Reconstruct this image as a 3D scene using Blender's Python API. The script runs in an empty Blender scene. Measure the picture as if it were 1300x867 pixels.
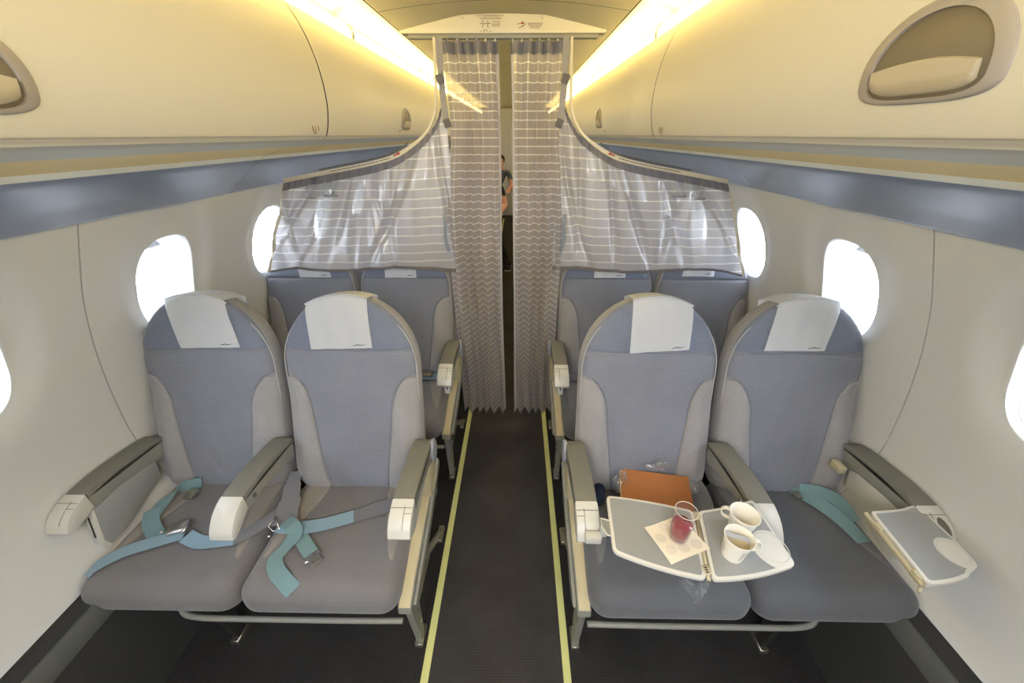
import bpy, bmesh, math, random
from mathutils import Vector, Matrix
random.seed(7)
S = bpy.context.scene
COL = S.collection

# ------------------------------------------------------------------ camera
cam_d = bpy.data.cameras.new('camera'); cam = bpy.data.objects.new('camera', cam_d); COL.objects.link(cam)
cam_d.sensor_width = 36.0; cam_d.lens = 36.0 * 472 / 1300; cam_d.clip_start = 0.02; cam_d.clip_end = 200
cam.location = (0.065, 0.0, 1.68)
cam.rotation_euler = (math.radians(90 - 29.1), 0, math.radians(0.85))
S.camera = cam

# ------------------------------------------------------------------ sky, light, exposure
W = bpy.data.worlds.new('sky'); S.world = W; W.use_nodes = True
bgn = W.node_tree.nodes['Background']
bgn.inputs[0].default_value = (0.87, 0.935, 1.0, 1); bgn.inputs[1].default_value = 15.0
S.view_settings.view_transform = 'Standard'; S.view_settings.look = 'None'
S.view_settings.gamma = 1.0; S.view_settings.exposure = 0.0; S.view_settings.use_curve_mapping = False
S.cycles.transparent_max_bounces = 24
S.cycles.max_bounces = 10; S.cycles.diffuse_bounces = 6
COVE_POWER = 13.5          # emission of the cove lamp strips
FRONT_FILL_POWER = 38.0    # unseen fill lamps added behind the photographer

WIN_Y = [-0.655, 0.0, 0.655, 1.31, 1.965, 2.62, 3.275, 3.93, 4.585, 5.24, 5.895, 6.55, 7.205, 7.86]
WIN_Z = 1.185
for s_ in (-1, 1):
    for y_ in WIN_Y[:7]:     # sky portals in the window openings (sampling aids, they add no light)
        ld = bpy.data.lights.new('window_portal', 'AREA'); ld.shape = 'RECTANGLE'; ld.size = 0.27; ld.size_y = 0.36
        lo = bpy.data.objects.new('window_portal', ld); COL.objects.link(lo)
        lo.location = (s_ * 1.40, y_+(0.035 if s_ < 0 else 0), WIN_Z)
        lo.rotation_euler = (math.radians(90), 0, math.radians(90 * s_))
        ld.cycles.is_portal = True
for x_ in (-0.45, 0.45):  # unseen area lamps added as fill for the seat fronts
    ld = bpy.data.lights.new('front_fill_lamp', 'AREA'); ld.shape = 'RECTANGLE'; ld.size = 0.5; ld.size_y = 0.7
    ld.energy = FRONT_FILL_POWER / 2; ld.color = (0.92, 0.95, 1.0)
    lo = bpy.data.objects.new('front_fill_lamp', ld); COL.objects.link(lo); lo.location = (x_ * 0.8, -0.85, 2.0)
    lo.rotation_euler = (math.radians(28), 0, 0)

# ------------------------------------------------------------------ materials
def nodes(name):
    m = bpy.data.materials.new(name); m.use_nodes = True
    nt = m.node_tree; return m, nt, nt.nodes['Principled BSDF']
def lin(c):
    return tuple((x/12.92 if x <= 0.04045 else ((x+0.055)/1.055)**2.4) for x in [v/255 for v in c]) + (1,)
def plain(name, rgb, rough=0.5, metal=0.0, noise=0.04, nscale=30, bump=0.0, bscale=200, spec=0.5, emit=None, coat=0):
    m, nt, b = nodes(name); c = lin(rgb)
    b.inputs['Roughness'].default_value = rough; b.inputs['Metallic'].default_value = metal
    b.inputs['Specular IOR Level'].default_value = spec; b.inputs['Coat Weight'].default_value = coat
    tc = nt.nodes.new('ShaderNodeTexCoord')
    n = nt.nodes.new('ShaderNodeTexNoise'); n.inputs['Scale'].default_value = nscale; n.inputs['Detail'].default_value = 4
    nt.links.new(tc.outputs['Object'], n.inputs['Vector'])
    mx = nt.nodes.new('ShaderNodeMix'); mx.data_type = 'RGBA'
    mx.inputs[6].default_value = tuple(v*(1-noise) for v in c[:3])+(1,)
    mx.inputs[7].default_value = tuple(min(1, v*(1+noise)) for v in c[:3])+(1,)
    nt.links.new(n.outputs['Fac'], mx.inputs[0]); nt.links.new(mx.outputs[2], b.inputs['Base Color'])
    if bump:
        n2 = nt.nodes.new('ShaderNodeTexNoise'); n2.inputs['Scale'].default_value = bscale
        nt.links.new(tc.outputs['Object'], n2.inputs['Vector'])
        bp = nt.nodes.new('ShaderNodeBump'); bp.inputs['Strength'].default_value = bump; bp.inputs['Distance'].default_value = 0.002
        nt.links.new(n2.outputs['Fac'], bp.inputs['Height']); nt.links.new(bp.outputs[0], b.inputs['Normal'])
    if emit:
        b.inputs['Emission Color'].default_value = emit[:3]+(1,); b.inputs['Emission Strength'].default_value = emit[3]
    return m
def fabric(name, rgb, rib='Z', scale=150, contrast=0.2, bump=0.7):
    """woven upholstery: fine ribs across the cloth, mottled by noise"""
    m, nt, b = nodes(name); c = lin(rgb)
    b.inputs['Roughness'].default_value = 0.95; b.inputs['Specular IOR Level'].default_value = 0.15
    b.inputs['Sheen Weight'].default_value = 0.25
    tc = nt.nodes.new('ShaderNodeTexCoord')
    w = nt.nodes.new('ShaderNodeTexWave'); w.bands_direction = 'Y' if rib == 'YZ' else rib; w.inputs['Scale'].default_value = scale*0.42
    w.inputs['Distortion'].default_value = 2.5; w.inputs['Detail'].default_value = 3; w.inputs['Detail Scale'].default_value = 3
    if rib == 'YZ':      # ribs run across the seat on the top and down the front alike
        sx = nt.nodes.new('ShaderNodeSeparateXYZ'); cx_ = nt.nodes.new('ShaderNodeCombineXYZ'); yz = nt.nodes.new('ShaderNodeMath'); yz.operation = 'ADD'
        nt.links.new(tc.outputs['Object'], sx.inputs[0]); nt.links.new(sx.outputs[1], yz.inputs[0]); nt.links.new(sx.outputs[2], yz.inputs[1])
        nt.links.new(sx.outputs[0], cx_.inputs[0]); nt.links.new(yz.outputs[0], cx_.inputs[1]); nt.links.new(cx_.outputs[0], w.inputs['Vector'])
    else: nt.links.new(tc.outputs['Object'], w.inputs['Vector'])
    n = nt.nodes.new('ShaderNodeTexNoise'); n.inputs['Scale'].default_value = 260; n.inputs['Detail'].default_value = 4
    nt.links.new(tc.outputs['Object'], n.inputs['Vector'])
    n3 = nt.nodes.new('ShaderNodeTexNoise'); n3.inputs['Scale'].default_value = 7; n3.inputs['Detail'].default_value = 3
    nt.links.new(tc.outputs['Object'], n3.inputs['Vector'])
    a = nt.nodes.new('ShaderNodeMath'); a.operation = 'MULTIPLY_ADD'; a.inputs[1].default_value = 0.5
    nt.links.new(w.outputs['Fac'], a.inputs[0]); nt.links.new(n.outputs['Fac'], a.inputs[2])
    mx = nt.nodes.new('ShaderNodeMix'); mx.data_type = 'RGBA'
    mx.inputs[6].default_value = tuple(v*(1-contrast*1.6) for v in c[:3])+(1,)
    mx.inputs[7].default_value = tuple(min(1, v*(1+contrast)) for v in c[:3])+(1,)
    nt.links.new(a.outputs[0], mx.inputs[0])
    mx2 = nt.nodes.new('ShaderNodeMix'); mx2.data_type = 'RGBA'; mx2.blend_type = 'MULTIPLY'
    cr = nt.nodes.new('ShaderNodeMapRange'); cr.inputs['To Min'].default_value = 0.86; cr.inputs['To Max'].default_value = 1.1
    nt.links.new(n3.outputs['Fac'], cr.inputs[0])
    mx2.inputs[0].default_value = 1
    nt.links.new(mx.outputs[2], mx2.inputs[6]); nt.links.new(cr.outputs[0], mx2.inputs[7])
    nt.links.new(mx2.outputs[2], b.inputs['Base Color'])
    bp = nt.nodes.new('ShaderNodeBump'); bp.inputs['Strength'].default_value = bump; bp.inputs['Distance'].default_value = 0.0015
    nt.links.new(a.outputs[0], bp.inputs['Height']); nt.links.new(bp.outputs[0], b.inputs['Normal'])
    return m
def emitter(name, rgb, strength):
    m, nt, b = nodes(name)
    b.inputs['Base Color'].default_value = (0.9, 0.88, 0.8, 1)
    b.inputs['Emission Color'].default_value = rgb+(1,); b.inputs['Emission Strength'].default_value = strength
    return m
def clear(name, tint=(1, 1, 1), gloss=0.08, rough=0.02, haze=0.0, hazecol=(0.8, 0.85, 0.9)):
    """thin clear sheet: mostly see-through, a little mirror, optional milkiness"""
    m = bpy.data.materials.new(name); m.use_nodes = True; nt = m.node_tree
    nt.nodes.remove(nt.nodes['Principled BSDF']); out = nt.nodes['Material Output']
    t = nt.nodes.new('ShaderNodeBsdfTransparent'); t.inputs[0].default_value = tint+(1,)
    g = nt.nodes.new('ShaderNodeBsdfGlossy'); g.inputs['Roughness'].default_value = rough
    fr = nt.nodes.new('ShaderNodeLayerWeight'); fr.inputs[0].default_value = 0.5
    pw = nt.nodes.new('ShaderNodeMath'); pw.operation = 'POWER'; pw.inputs[1].default_value = 4.0
    nt.links.new(fr.outputs['Facing'], pw.inputs[0])
    ad = nt.nodes.new('ShaderNodeMath'); ad.operation = 'MULTIPLY_ADD'; ad.inputs[1].default_value = 0.6; ad.inputs[2].default_value = gloss; ad.use_clamp = True
    nt.links.new(pw.outputs[0], ad.inputs[0])
    mx = nt.nodes.new('ShaderNodeMixShader'); nt.links.new(ad.outputs[0], mx.inputs[0])
    nt.links.new(t.outputs[0], mx.inputs[1]); nt.links.new(g.outputs[0], mx.inputs[2]); last = mx
    if haze:
        d = nt.nodes.new('ShaderNodeBsdfDiffuse'); d.inputs[0].default_value = hazecol+(1,)
        m2 = nt.nodes.new('ShaderNodeMixShader'); m2.inputs[0].default_value = haze
        nt.links.new(mx.outputs[0], m2.inputs[1]); nt.links.new(d.outputs[0], m2.inputs[2]); last = m2
    nt.links.new(last.outputs[0], out.inputs[0])
    return m
def sheer(name, rgb, opacity, stripe=0.040, width=0.16):
    """sheer curtain cloth with woven opaque white stripes; V of the UV map is metres along the cloth"""
    m = bpy.data.materials.new(name); m.use_nodes = True; nt = m.node_tree
    nt.nodes.remove(nt.nodes['Principled BSDF']); out = nt.nodes['Material Output']
    uv = nt.nodes.new('ShaderNodeUVMap'); sp = nt.nodes.new('ShaderNodeSeparateXYZ'); nt.links.new(uv.outputs[0], sp.inputs[0])
    dv = nt.nodes.new('ShaderNodeMath'); dv.operation = 'DIVIDE'; dv.inputs[1].default_value = stripe
    nt.links.new(sp.outputs[1], dv.inputs[0])
    frc = nt.nodes.new('ShaderNodeMath'); frc.operation = 'FRACT'; nt.links.new(dv.outputs[0], frc.inputs[0])
    lt = nt.nodes.new('ShaderNodeMath'); lt.operation = 'LESS_THAN'; lt.inputs[1].default_value = width
    nt.links.new(frc.outputs[0], lt.inputs[0])
    def cloth(c):
        d = nt.nodes.new('ShaderNodeBsdfDiffuse'); d.inputs[0].default_value = c
        tr = nt.nodes.new('ShaderNodeBsdfTranslucent'); tr.inputs[0].default_value = c
        mm = nt.nodes.new('ShaderNodeMixShader'); mm.inputs[0].default_value = 0.45
        nt.links.new(d.outputs[0], mm.inputs[1]); nt.links.new(tr.outputs[0], mm.inputs[2])
        g = nt.nodes.new('ShaderNodeBsdfGlossy'); g.inputs['Roughness'].default_value = 0.35; g.inputs[0].default_value = (0.9, 0.9, 0.95, 1)
        m3 = nt.nodes.new('ShaderNodeMixShader'); m3.inputs[0].default_value = 0.16
        nt.links.new(mm.outputs[0], m3.inputs[1]); nt.links.new(g.outputs[0], m3.inputs[2])
        return m3
    base = cloth(lin(rgb)); white = cloth((0.93, 0.92, 0.90, 1))
    t = nt.nodes.new('ShaderNodeBsdfTransparent')
    a = nt.nodes.new('ShaderNodeMixShader'); a.inputs[0].default_value = opacity
    nt.links.new(t.outputs[0], a.inputs[1]); nt.links.new(base.outputs[0], a.inputs[2])
    b = nt.nodes.new('ShaderNodeMixShader'); b.inputs[0].default_value = 0.92
    nt.links.new(t.outputs[0], b.inputs[1]); nt.links.new(white.outputs[0], b.inputs[2])
    f = nt.nodes.new('ShaderNodeMixShader'); nt.links.new(lt.outputs[0], f.inputs[0])
    nt.links.new(a.outputs[0], f.inputs[1]); nt.links.new(b.outputs[0], f.inputs[2])
    nt.links.new(f.outputs[0], out.inputs[0])
    return m
def carpet(name, rgb, scale=110):
    m, nt, b = nodes(name); c = lin(rgb); b.inputs['Roughness'].default_value = 1.0; b.inputs['Specular IOR Level'].default_value = 0.1
    tc = nt.nodes.new('ShaderNodeTexCoord')
    ws = []
    for d in ('X', 'Y'):
        w = nt.nodes.new('ShaderNodeTexWave'); w.bands_direction = d; w.inputs['Scale'].default_value = scale/3
        w.inputs['Distortion'].default_value = 0.8
        nt.links.new(tc.outputs['Object'], w.inputs['Vector']); ws.append(w)
    mu = nt.nodes.new('ShaderNodeMath'); mu.operation = 'MULTIPLY'
    nt.links.new(ws[0].outputs['Fac'], mu.inputs[0]); nt.links.new(ws[1].outputs['Fac'], mu.inputs[1])
    n = nt.nodes.new('ShaderNodeTexNoise'); n.inputs['Scale'].default_value = 5; n.inputs['Detail'].default_value = 6
    nt.links.new(tc.outputs['Object'], n.inputs['Vector'])
    ad = nt.nodes.new('ShaderNodeMath'); ad.operation = 'MULTIPLY_ADD'; ad.inputs[1].default_value = 0.6
    nt.links.new(mu.outputs[0], ad.inputs[0]); nt.links.new(n.outputs['Fac'], ad.inputs[2])
    mx = nt.nodes.new('ShaderNodeMix'); mx.data_type = 'RGBA'
    mx.inputs[6].default_value = tuple(v*0.55 for v in c[:3])+(1,); mx.inputs[7].default_value = tuple(v*1.5 for v in c[:3])+(1,)
    nt.links.new(ad.outputs[0], mx.inputs[0]); nt.links.new(mx.outputs[2], b.inputs['Base Color'])
    bp = nt.nodes.new('ShaderNodeBump'); bp.inputs['Strength'].default_value = 0.5; bp.inputs['Distance'].default_value = 0.002
    nt.links.new(mu.outputs[0], bp.inputs['Height']); nt.links.new(bp.outputs[0], b.inputs['Normal'])
    return m

M = dict(
    wall=plain('sidewall_plastic', (206, 207, 207), 0.55, noise=0.015, bump=0.08, bscale=500),
    bin=plain('bin_plastic', (208, 202, 184), 0.45, noise=0.012, bump=0.05, bscale=450),
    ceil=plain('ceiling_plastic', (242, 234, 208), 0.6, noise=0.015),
    psu=plain('service_panel_blue_grey', (142, 150, 168), 0.27, noise=0.02, bump=0.08, bscale=400),
    lip=plain('lip_beige', (212, 204, 184), 0.4, noise=0.02),
    gold=plain('lip_gold_reflection', (222, 196, 136), 0.7, spec=0.15, noise=0.03),  # gold reflection put into the colour of the cream strip
    reveal=plain('window_reveal', (228, 232, 236), 0.35, noise=0.01),
    shade=plain('window_shade', (188, 186, 192), 0.5, noise=0.02),
    dark=plain('dark_gap', (42, 40, 38), 0.8),
    seam=plain('seam_grey', (120, 118, 114), 0.7),
    kick=plain('kick_panel_felt', (58, 58, 58), 0.95, noise=0.15, nscale=120, spec=0.1),
    strip=plain('bin_strip_shaded', (192, 186, 168), 0.7, noise=0.02, spec=0.2),  # shade under the bin door put into the strip colour
    lipb=plain('lip_cream', (246, 238, 212), 0.55, noise=0.02, spec=0.3),
    rail=plain('rail_grey', (84, 86, 84), 0.5),
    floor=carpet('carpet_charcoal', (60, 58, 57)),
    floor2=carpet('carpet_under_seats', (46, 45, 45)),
    glow=plain('photoluminescent_strip', (212, 214, 146), 0.5, noise=0.10, nscale=18),
    cream=plain('cream_plastic', (188, 178, 148), 0.45, noise=0.04),
    greyp=plain('grey_plastic', (116, 115, 107), 0.5, noise=0.03, bump=0.1, bscale=700),
    greyd=plain('dark_grey_plastic', (94, 92, 86), 0.55, noise=0.04),
    greyl=plain('light_grey_plastic', (138, 138, 131), 0.42, noise=0.03),
    lav=plain('pivot_cover_plastic', (152, 154, 164), 0.5),
    white=plain('white_plastic', (200, 199, 193), 0.38, noise=0.015),
    tray=plain('tray_grey', (150, 152, 152), 0.42, noise=0.02, bump=0.06, bscale=600),
    trayrim=plain('tray_rim_white', (212, 209, 202), 0.35, noise=0.01),
    metal=plain('brushed_metal', (176, 172, 160), 0.32, metal=0.9, noise=0.08),
    steel=plain('buckle_steel', (205, 205, 205), 0.2, metal=1.0),
    back=fabric('backrest_cloth_blue_grey', (124, 127, 139)),
    head=fabric('headrest_cloth_blue', (114, 121, 139)),
    bol=fabric('bolster_cloth_grey', (146, 145, 148)),
    body=fabric('backrest_side_cloth', (140, 139, 142)),
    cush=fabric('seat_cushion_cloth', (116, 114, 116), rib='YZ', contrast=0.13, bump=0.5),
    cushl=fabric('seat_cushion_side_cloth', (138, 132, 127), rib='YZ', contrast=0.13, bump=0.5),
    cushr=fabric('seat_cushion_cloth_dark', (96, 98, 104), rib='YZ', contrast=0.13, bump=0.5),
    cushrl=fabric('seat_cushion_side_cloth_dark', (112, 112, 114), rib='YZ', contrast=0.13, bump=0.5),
    pipe=plain('piping', (172, 172, 174), 0.8),
    belt=fabric('belt_webbing_teal', (116, 146, 152), rib='X', scale=500, contrast=0.05, bump=0.2),
    beltblue=fabric('belt_webbing_worn_blue', (134, 162, 180), rib='X', scale=500, contrast=0.06, bump=0.2),
    beltgrey=fabric('belt_webbing_grey', (116, 116, 122), rib='X', scale=500, contrast=0.05, bump=0.2),
    paper=plain('headrest_paper', (238, 240, 244), 0.9, noise=0.02, bump=0.25, bscale=160, spec=0.2),
    ink=plain('ink_dark', (70, 62, 60), 0.8),
    inkred=plain('ink_red', (176, 40, 44), 0.7),
    inkbrown=plain('ink_brown', (120, 84, 60), 0.8),
    napkin=plain('napkin_cream', (236, 226, 208), 0.9, noise=0.02, spec=0.2),
    napdot=plain('napkin_dot', (222, 212, 196), 0.9, noise=0.02, spec=0.2),
    cup=plain('paper_cup', (236, 232, 222), 0.6, noise=0.01),
    cupprint=plain('cup_print', (206, 202, 196), 0.6),
    milk=plain('tea_dregs', (206, 190, 154), 0.5, noise=0.15, nscale=60),
    tan=plain('leather_tan', (184, 120, 72), 0.5, noise=0.10, nscale=60, bump=0.3, bscale=350),
    pages=plain('page_edges', (222, 206, 170), 0.8),
    navy=plain('navy_cloth', (26, 36, 64), 0.9),
    red=plain('red_cloth', (170, 34, 60), 0.8),
    tapedark=fabric('curtain_gathered_tape', (126, 124, 132), rib='X', scale=300),
    tape=fabric('curtain_heading_tape', (148, 146, 150), rib='X', scale=300),
    strap=fabric('curtain_strap', (132, 140, 154), rib='Z', scale=300),
    skin=plain('skin', (206, 150, 128), 0.6),
    hair=plain('hair_dark', (44, 32, 28), 0.8),
    cloth_black=plain('cloth_black', (26, 26, 30), 0.9),
    cloth_blue=plain('cloth_grey_blue', (84, 92, 116), 0.9),
    pane=clear('window_pane', gloss=0.02),
    plastic=clear('clear_wrap', gloss=0.10, rough=0.12, haze=0.06),
    tumbler=clear('clear_tumbler', tint=(0.97, 0.95, 0.96), gloss=0.05, rough=0.05, haze=0.045, hazecol=(0.9, 0.84, 0.86)),
    pocket=clear('clear_pocket', tint=(0.88, 0.9, 0.93), gloss=0.06, rough=0.12, haze=0.12, hazecol=(0.7, 0.74, 0.8)),
    sheer=sheer('sheer_side_curtain', (190, 189, 197), 0.94, stripe=0.043, width=0.13),
    sheer2=sheer('sheer_aisle_curtain', (184, 178, 179), 0.88, stripe=0.0335, width=0.15),
)
def juice_mat():
    m, nt, b = nodes('red_juice')
    b.inputs['Base Color'].default_value = (0.24, 0.001, 0.012, 1); b.inputs['Roughness'].default_value = 0.08
    b.inputs['Subsurface Weight'].default_value = 0.0; b.inputs['Subsurface Radius'].default_value = (0.02, 0.003, 0.004)
    b.inputs['Coat Weight'].default_value = 0.5
    return m
M['juice'] = juice_mat()
M['cove'] = emitter('cove_lamp', (1.0, 0.77, 0.27), COVE_POWER)

# ------------------------------------------------------------------ mesh helpers
def smooth_all(bm, ang=38):
    for f in bm.faces: f.smooth = True
    lim = math.radians(ang)
    for e in bm.edges:
        if len(e.link_faces) == 2:
            try:
                if e.calc_face_angle(0) > lim: e.smooth = False
            except ValueError: pass
ORIG = {}
def obj(name, bm, mat, parent=None, mirror=False, at=None, ang=38, recalc=False):
    """link bm (in scene coordinates) as ONE mesh object; its origin goes to its parent's place"""
    if mirror:
        for v in bm.verts: v.co.x = -v.co.x
        bmesh.ops.reverse_faces(bm, faces=bm.faces[:])
    if recalc: bmesh.ops.recalc_face_normals(bm, faces=bm.faces[:])
    smooth_all(bm, ang)
    base = Vector(at) if at is not None else (ORIG[parent.name] if parent is not None else Vector((0, 0, 0)))
    for v in bm.verts: v.co -= base
    me = bpy.data.meshes.new(name); bm.to_mesh(me); bm.free()
    o = bpy.data.objects.new(name, me); COL.objects.link(o)
    ms = mat if isinstance(mat, (list, tuple)) else [mat]
    for m in ms: me.materials.append(m)
    if parent is not None:
        o.parent = parent; o.location = base - ORIG[parent.name]
    else: o.location = base
    ORIG[o.name] = base.copy()
    return o
def empty(name, loc):
    o = bpy.data.objects.new(name, None); COL.objects.link(o); o.location = loc; o.empty_display_size = 0.1
    ORIG[o.name] = Vector(loc); return o
def tag(o, label=None, cat=None, group=None, kind=None):
    if label: o['label'] = label
    if cat: o['category'] = cat
    if group: o['group'] = group
    if kind: o['kind'] = kind
    return o
def struct(o): o['kind'] = 'structure'; return o

def grid(bm, f, nu, nv, closeu=False, uvf=None, flip=False):
    vs = [[bm.verts.new(f(i/(nu if not closeu else nu), j/nv)) for j in range(nv+1)] for i in range(nu if closeu else nu+1)]
    uvl = bm.loops.layers.uv.verify() if uvf else None
    R = nu
    for i in range(R):
        i2 = (i+1) % nu if closeu else i+1
        for j in range(nv):
            q = [vs[i][j], vs[i2][j], vs[i2][j+1], vs[i][j+1]]
            if flip: q.reverse()
            try: fc = bm.faces.new(q)
            except ValueError: continue
            if uvl:
                cs = [(i, j), (i+1, j), (i+1, j+1), (i, j+1)]
                if flip: cs.reverse()
                for lp, (a, b) in zip(fc.loops, cs): lp[uvl].uv = uvf(a/nu, b/nv)
    return vs
def box(bm, x0, x1, y0, y1, z0, z1, bev=0.0, seg=2):
    r = bmesh.ops.create_cube(bm, size=1.0); vs = r['verts']
    for v in vs:
        v.co = Vector((x0+(v.co.x+.5)*(x1-x0), y0+(v.co.y+.5)*(y1-y0), z0+(v.co.z+.5)*(z1-z0)))
    if bev:
        es = list({e for v in vs for e in v.link_edges})
        bmesh.ops.bevel(bm, geom=es, offset=bev, segments=seg, profile=0.5, affect='EDGES')
def prism(bm, pts, axis, a0, a1, bev=0.0, seg=2):
    """closed polygon extruded along an axis. axis 'x': pts are (y,z); 'y': (x,z); 'z': (x,y)"""
    def P(p, a):
        return Vector((a, p[0], p[1])) if axis == 'x' else Vector((p[0], a, p[1])) if axis == 'y' else Vector((p[0], p[1], a))
    A = [bm.verts.new(P(p, a0)) for p in pts]; B = [bm.verts.new(P(p, a1)) for p in pts]
    n = len(pts); fs = [bm.faces.new(A[::-1]), bm.faces.new(B)]
    for i in range(n):
        fs.append(bm.faces.new([A[i], A[(i+1) % n], B[(i+1) % n], B[i]]))
    bmesh.ops.recalc_face_normals(bm, faces=fs)
    if bev:
        es = list({e for f in fs[:2] for e in f.edges})
        bmesh.ops.bevel(bm, geom=es, offset=bev, segments=seg, profile=0.5, affect='EDGES')
def catmull(pts, n):
    out = []; P = [Vector(p) for p in pts]; k = len(P)
    for i in range(k-1):
        p0 = P[max(i-1, 0)]; p1 = P[i]; p2 = P[i+1]; p3 = P[min(i+2, k-1)]
        for j in range(n):
            t = j/n
            out.append(0.5*((2*p1)+(p2-p0)*t+(2*p0-5*p1+4*p2-p3)*t*t+(3*p1-p0-3*p2+p3)*t**3))
    out.append(P[-1]); return out
def tube(bm, path, r, n=10, cap=True):
    pts = [Vector(p) for p in path]; rings = []; up = None
    for i, p in enumerate(pts):
        d = (pts[min(i+1, len(pts)-1)]-pts[max(i-1, 0)]).normalized()
        if up is None:
            up = Vector((0, 0, 1)) if abs(d.z) < 0.9 else Vector((1, 0, 0))
        sd = d.cross(up).normalized(); up = sd.cross(d).normalized()
        rr = r[i] if isinstance(r, (list, tuple)) else r
        rings.append([bm.verts.new(p+(sd*math.cos(2*math.pi*k/n)+up*math.sin(2*math.pi*k/n))*rr) for k in range(n)])
    for a, b in zip(rings, rings[1:]):
        for k in range(n): bm.faces.new([a[k], a[(k+1) % n], b[(k+1) % n], b[k]])
    if cap: bm.faces.new(rings[0][::-1]); bm.faces.new(rings[-1])
def ribbon(bm, path, sides, w, t=0.0016):
    """flat webbing through path points; sides = width direction at each point"""
    n = len(path); L = []
    P = [Vector(p) for p in path]; D = [Vector(s).normalized() for s in sides]
    for i in range(n):
        tg = (P[min(i+1, n-1)]-P[max(i-1, 0)]).normalized(); sd = (D[i]-tg*D[i].dot(tg)).normalized(); nr = sd.cross(tg).normalized()
        ww = (w[i] if isinstance(w, (list, tuple)) else w)/2
        L.append([bm.verts.new(P[i]+sd*a*ww+nr*b*t/2) for a, b in ((-1, -1), (1, -1), (1, 1), (-1, 1))])
    for a, b in zip(L, L[1:]):
        for k in range(4): bm.faces.new([a[k], a[(k+1) % 4], b[(k+1) % 4], b[k]])
    bm.faces.new(L[0][::-1]); bm.faces.new(L[-1])
    bmesh.ops.recalc_face_normals(bm, faces=bm.faces[:])
def smooth_ribbon(pts, sides, w, n=8, t=0.0016):
    bm = bmesh.new(); P = catmull(pts, n); D = catmull(sides, n); ribbon(bm, P, D, w, t); return bm
def lathe(bm, prof, c, n=32, cap0=True, cap1=False):
    rings = [[bm.verts.new((c[0]+r*math.cos(2*math.pi*k/n), c[1]+r*math.sin(2*math.pi*k/n), c[2]+z)) for k in range(n)] for r, z in prof]
    for a, b in zip(rings, rings[1:]):
        for k in range(n): bm.faces.new([a[k], a[(k+1) % n], b[(k+1) % n], b[k]])
    if cap0: bm.faces.new(rings[0][::-1])
    if cap1: bm.faces.new(rings[-1])
def round_box(bm, lo, hi, r, n=10, shape=None):
    """subdivided box with spherical corners of radius r, then shaped by a function"""
    lo = Vector(lo); hi = Vector(hi); c = (lo+hi)/2; h = (hi-lo)/2
    seen = {}
    def vert(p):
        k = tuple(round(x, 6) for x in p)
        if k not in seen:
            q = Vector([p[i]*h[i] for i in range(3)])
            inn = Vector([max(-(h[i]-r), min(h[i]-r, q[i])) for i in range(3)])
            d = q-inn
            # spread samples over the rounded zone
            if d.length > 1e-9: d = d.normalized()*r
            w = c+inn+d
            seen[k] = bm.verts.new(shape(w) if shape else w)
        return seen[k]
    def tt(i):
        a = -1+2*i/n
        return a
    for ax in range(3):
        for sg in (-1, 1):
            for i in range(n):
                for j in range(n):
                    q = []
                    for (a, b) in ((i, j), (i+1, j), (i+1, j+1), (i, j+1)):
                        p = [0, 0, 0]; p[ax] = sg; p[(ax+1) % 3] = tt(a); p[(ax+2) % 3] = tt(b); q.append(vert(p))
                    if sg < 0: q.reverse()
                    try: bm.faces.new(q)
                    except ValueError: pass
def interp(tbl, x):
    if x <= tbl[0][0]: return tbl[0][1]
    for (a, va), (b, vb), i in zip(tbl, tbl[1:], range(len(tbl))):
        if x <= b:
            t = (x-a)/(b-a)
            p0 = tbl[max(i-1, 0)]; p3 = tbl[min(i+2, len(tbl)-1)]
            m1 = (vb-p0[1])/(b-p0[0]) if b != p0[0] else 0; m2 = (p3[1]-va)/(p3[0]-a) if p3[0] != a else 0
            h = b-a
            return (2*t**3-3*t*t+1)*va+(t**3-2*t*t+t)*h*m1+(-2*t**3+3*t*t)*vb+(t**3-t*t)*h*m2
    return tbl[-1][1]
def sstep(a, b, x):
    t = max(0, min(1, (x-a)/(b-a))); return t*t*(3-2*t)
def text_mesh(name, txt, size, mat, parent, loc, rot, align='CENTER', spacing=1.0):
    cu = bpy.data.curves.new(name, 'FONT'); cu.body = txt; cu.size = size; cu.extrude = 0.0003; cu.align_x = align; cu.align_y = 'CENTER'
    cu.resolution_u = 2; cu.space_line = 1.0; cu.space_character = spacing
    to = bpy.data.objects.new('tmp_text', cu); COL.objects.link(to)
    dg = bpy.context.evaluated_depsgraph_get(); dg.update()
    me = bpy.data.meshes.new_from_object(to.evaluated_get(dg)); bpy.data.objects.remove(to)
    me.materials.clear(); me.materials.append(mat)
    o = bpy.data.objects.new(name, me); COL.objects.link(o)
    base = ORIG[parent.name] if parent else Vector((0, 0, 0))
    o.parent = parent; o.location = Vector(loc)-base; o.rotation_euler = rot
    ORIG[o.name] = Vector(loc)
    return o

Y0, Y1 = -1.35, 9.2       # cabin length that is built
SIDE = {-1: 'left', 1: 'right'}

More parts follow.
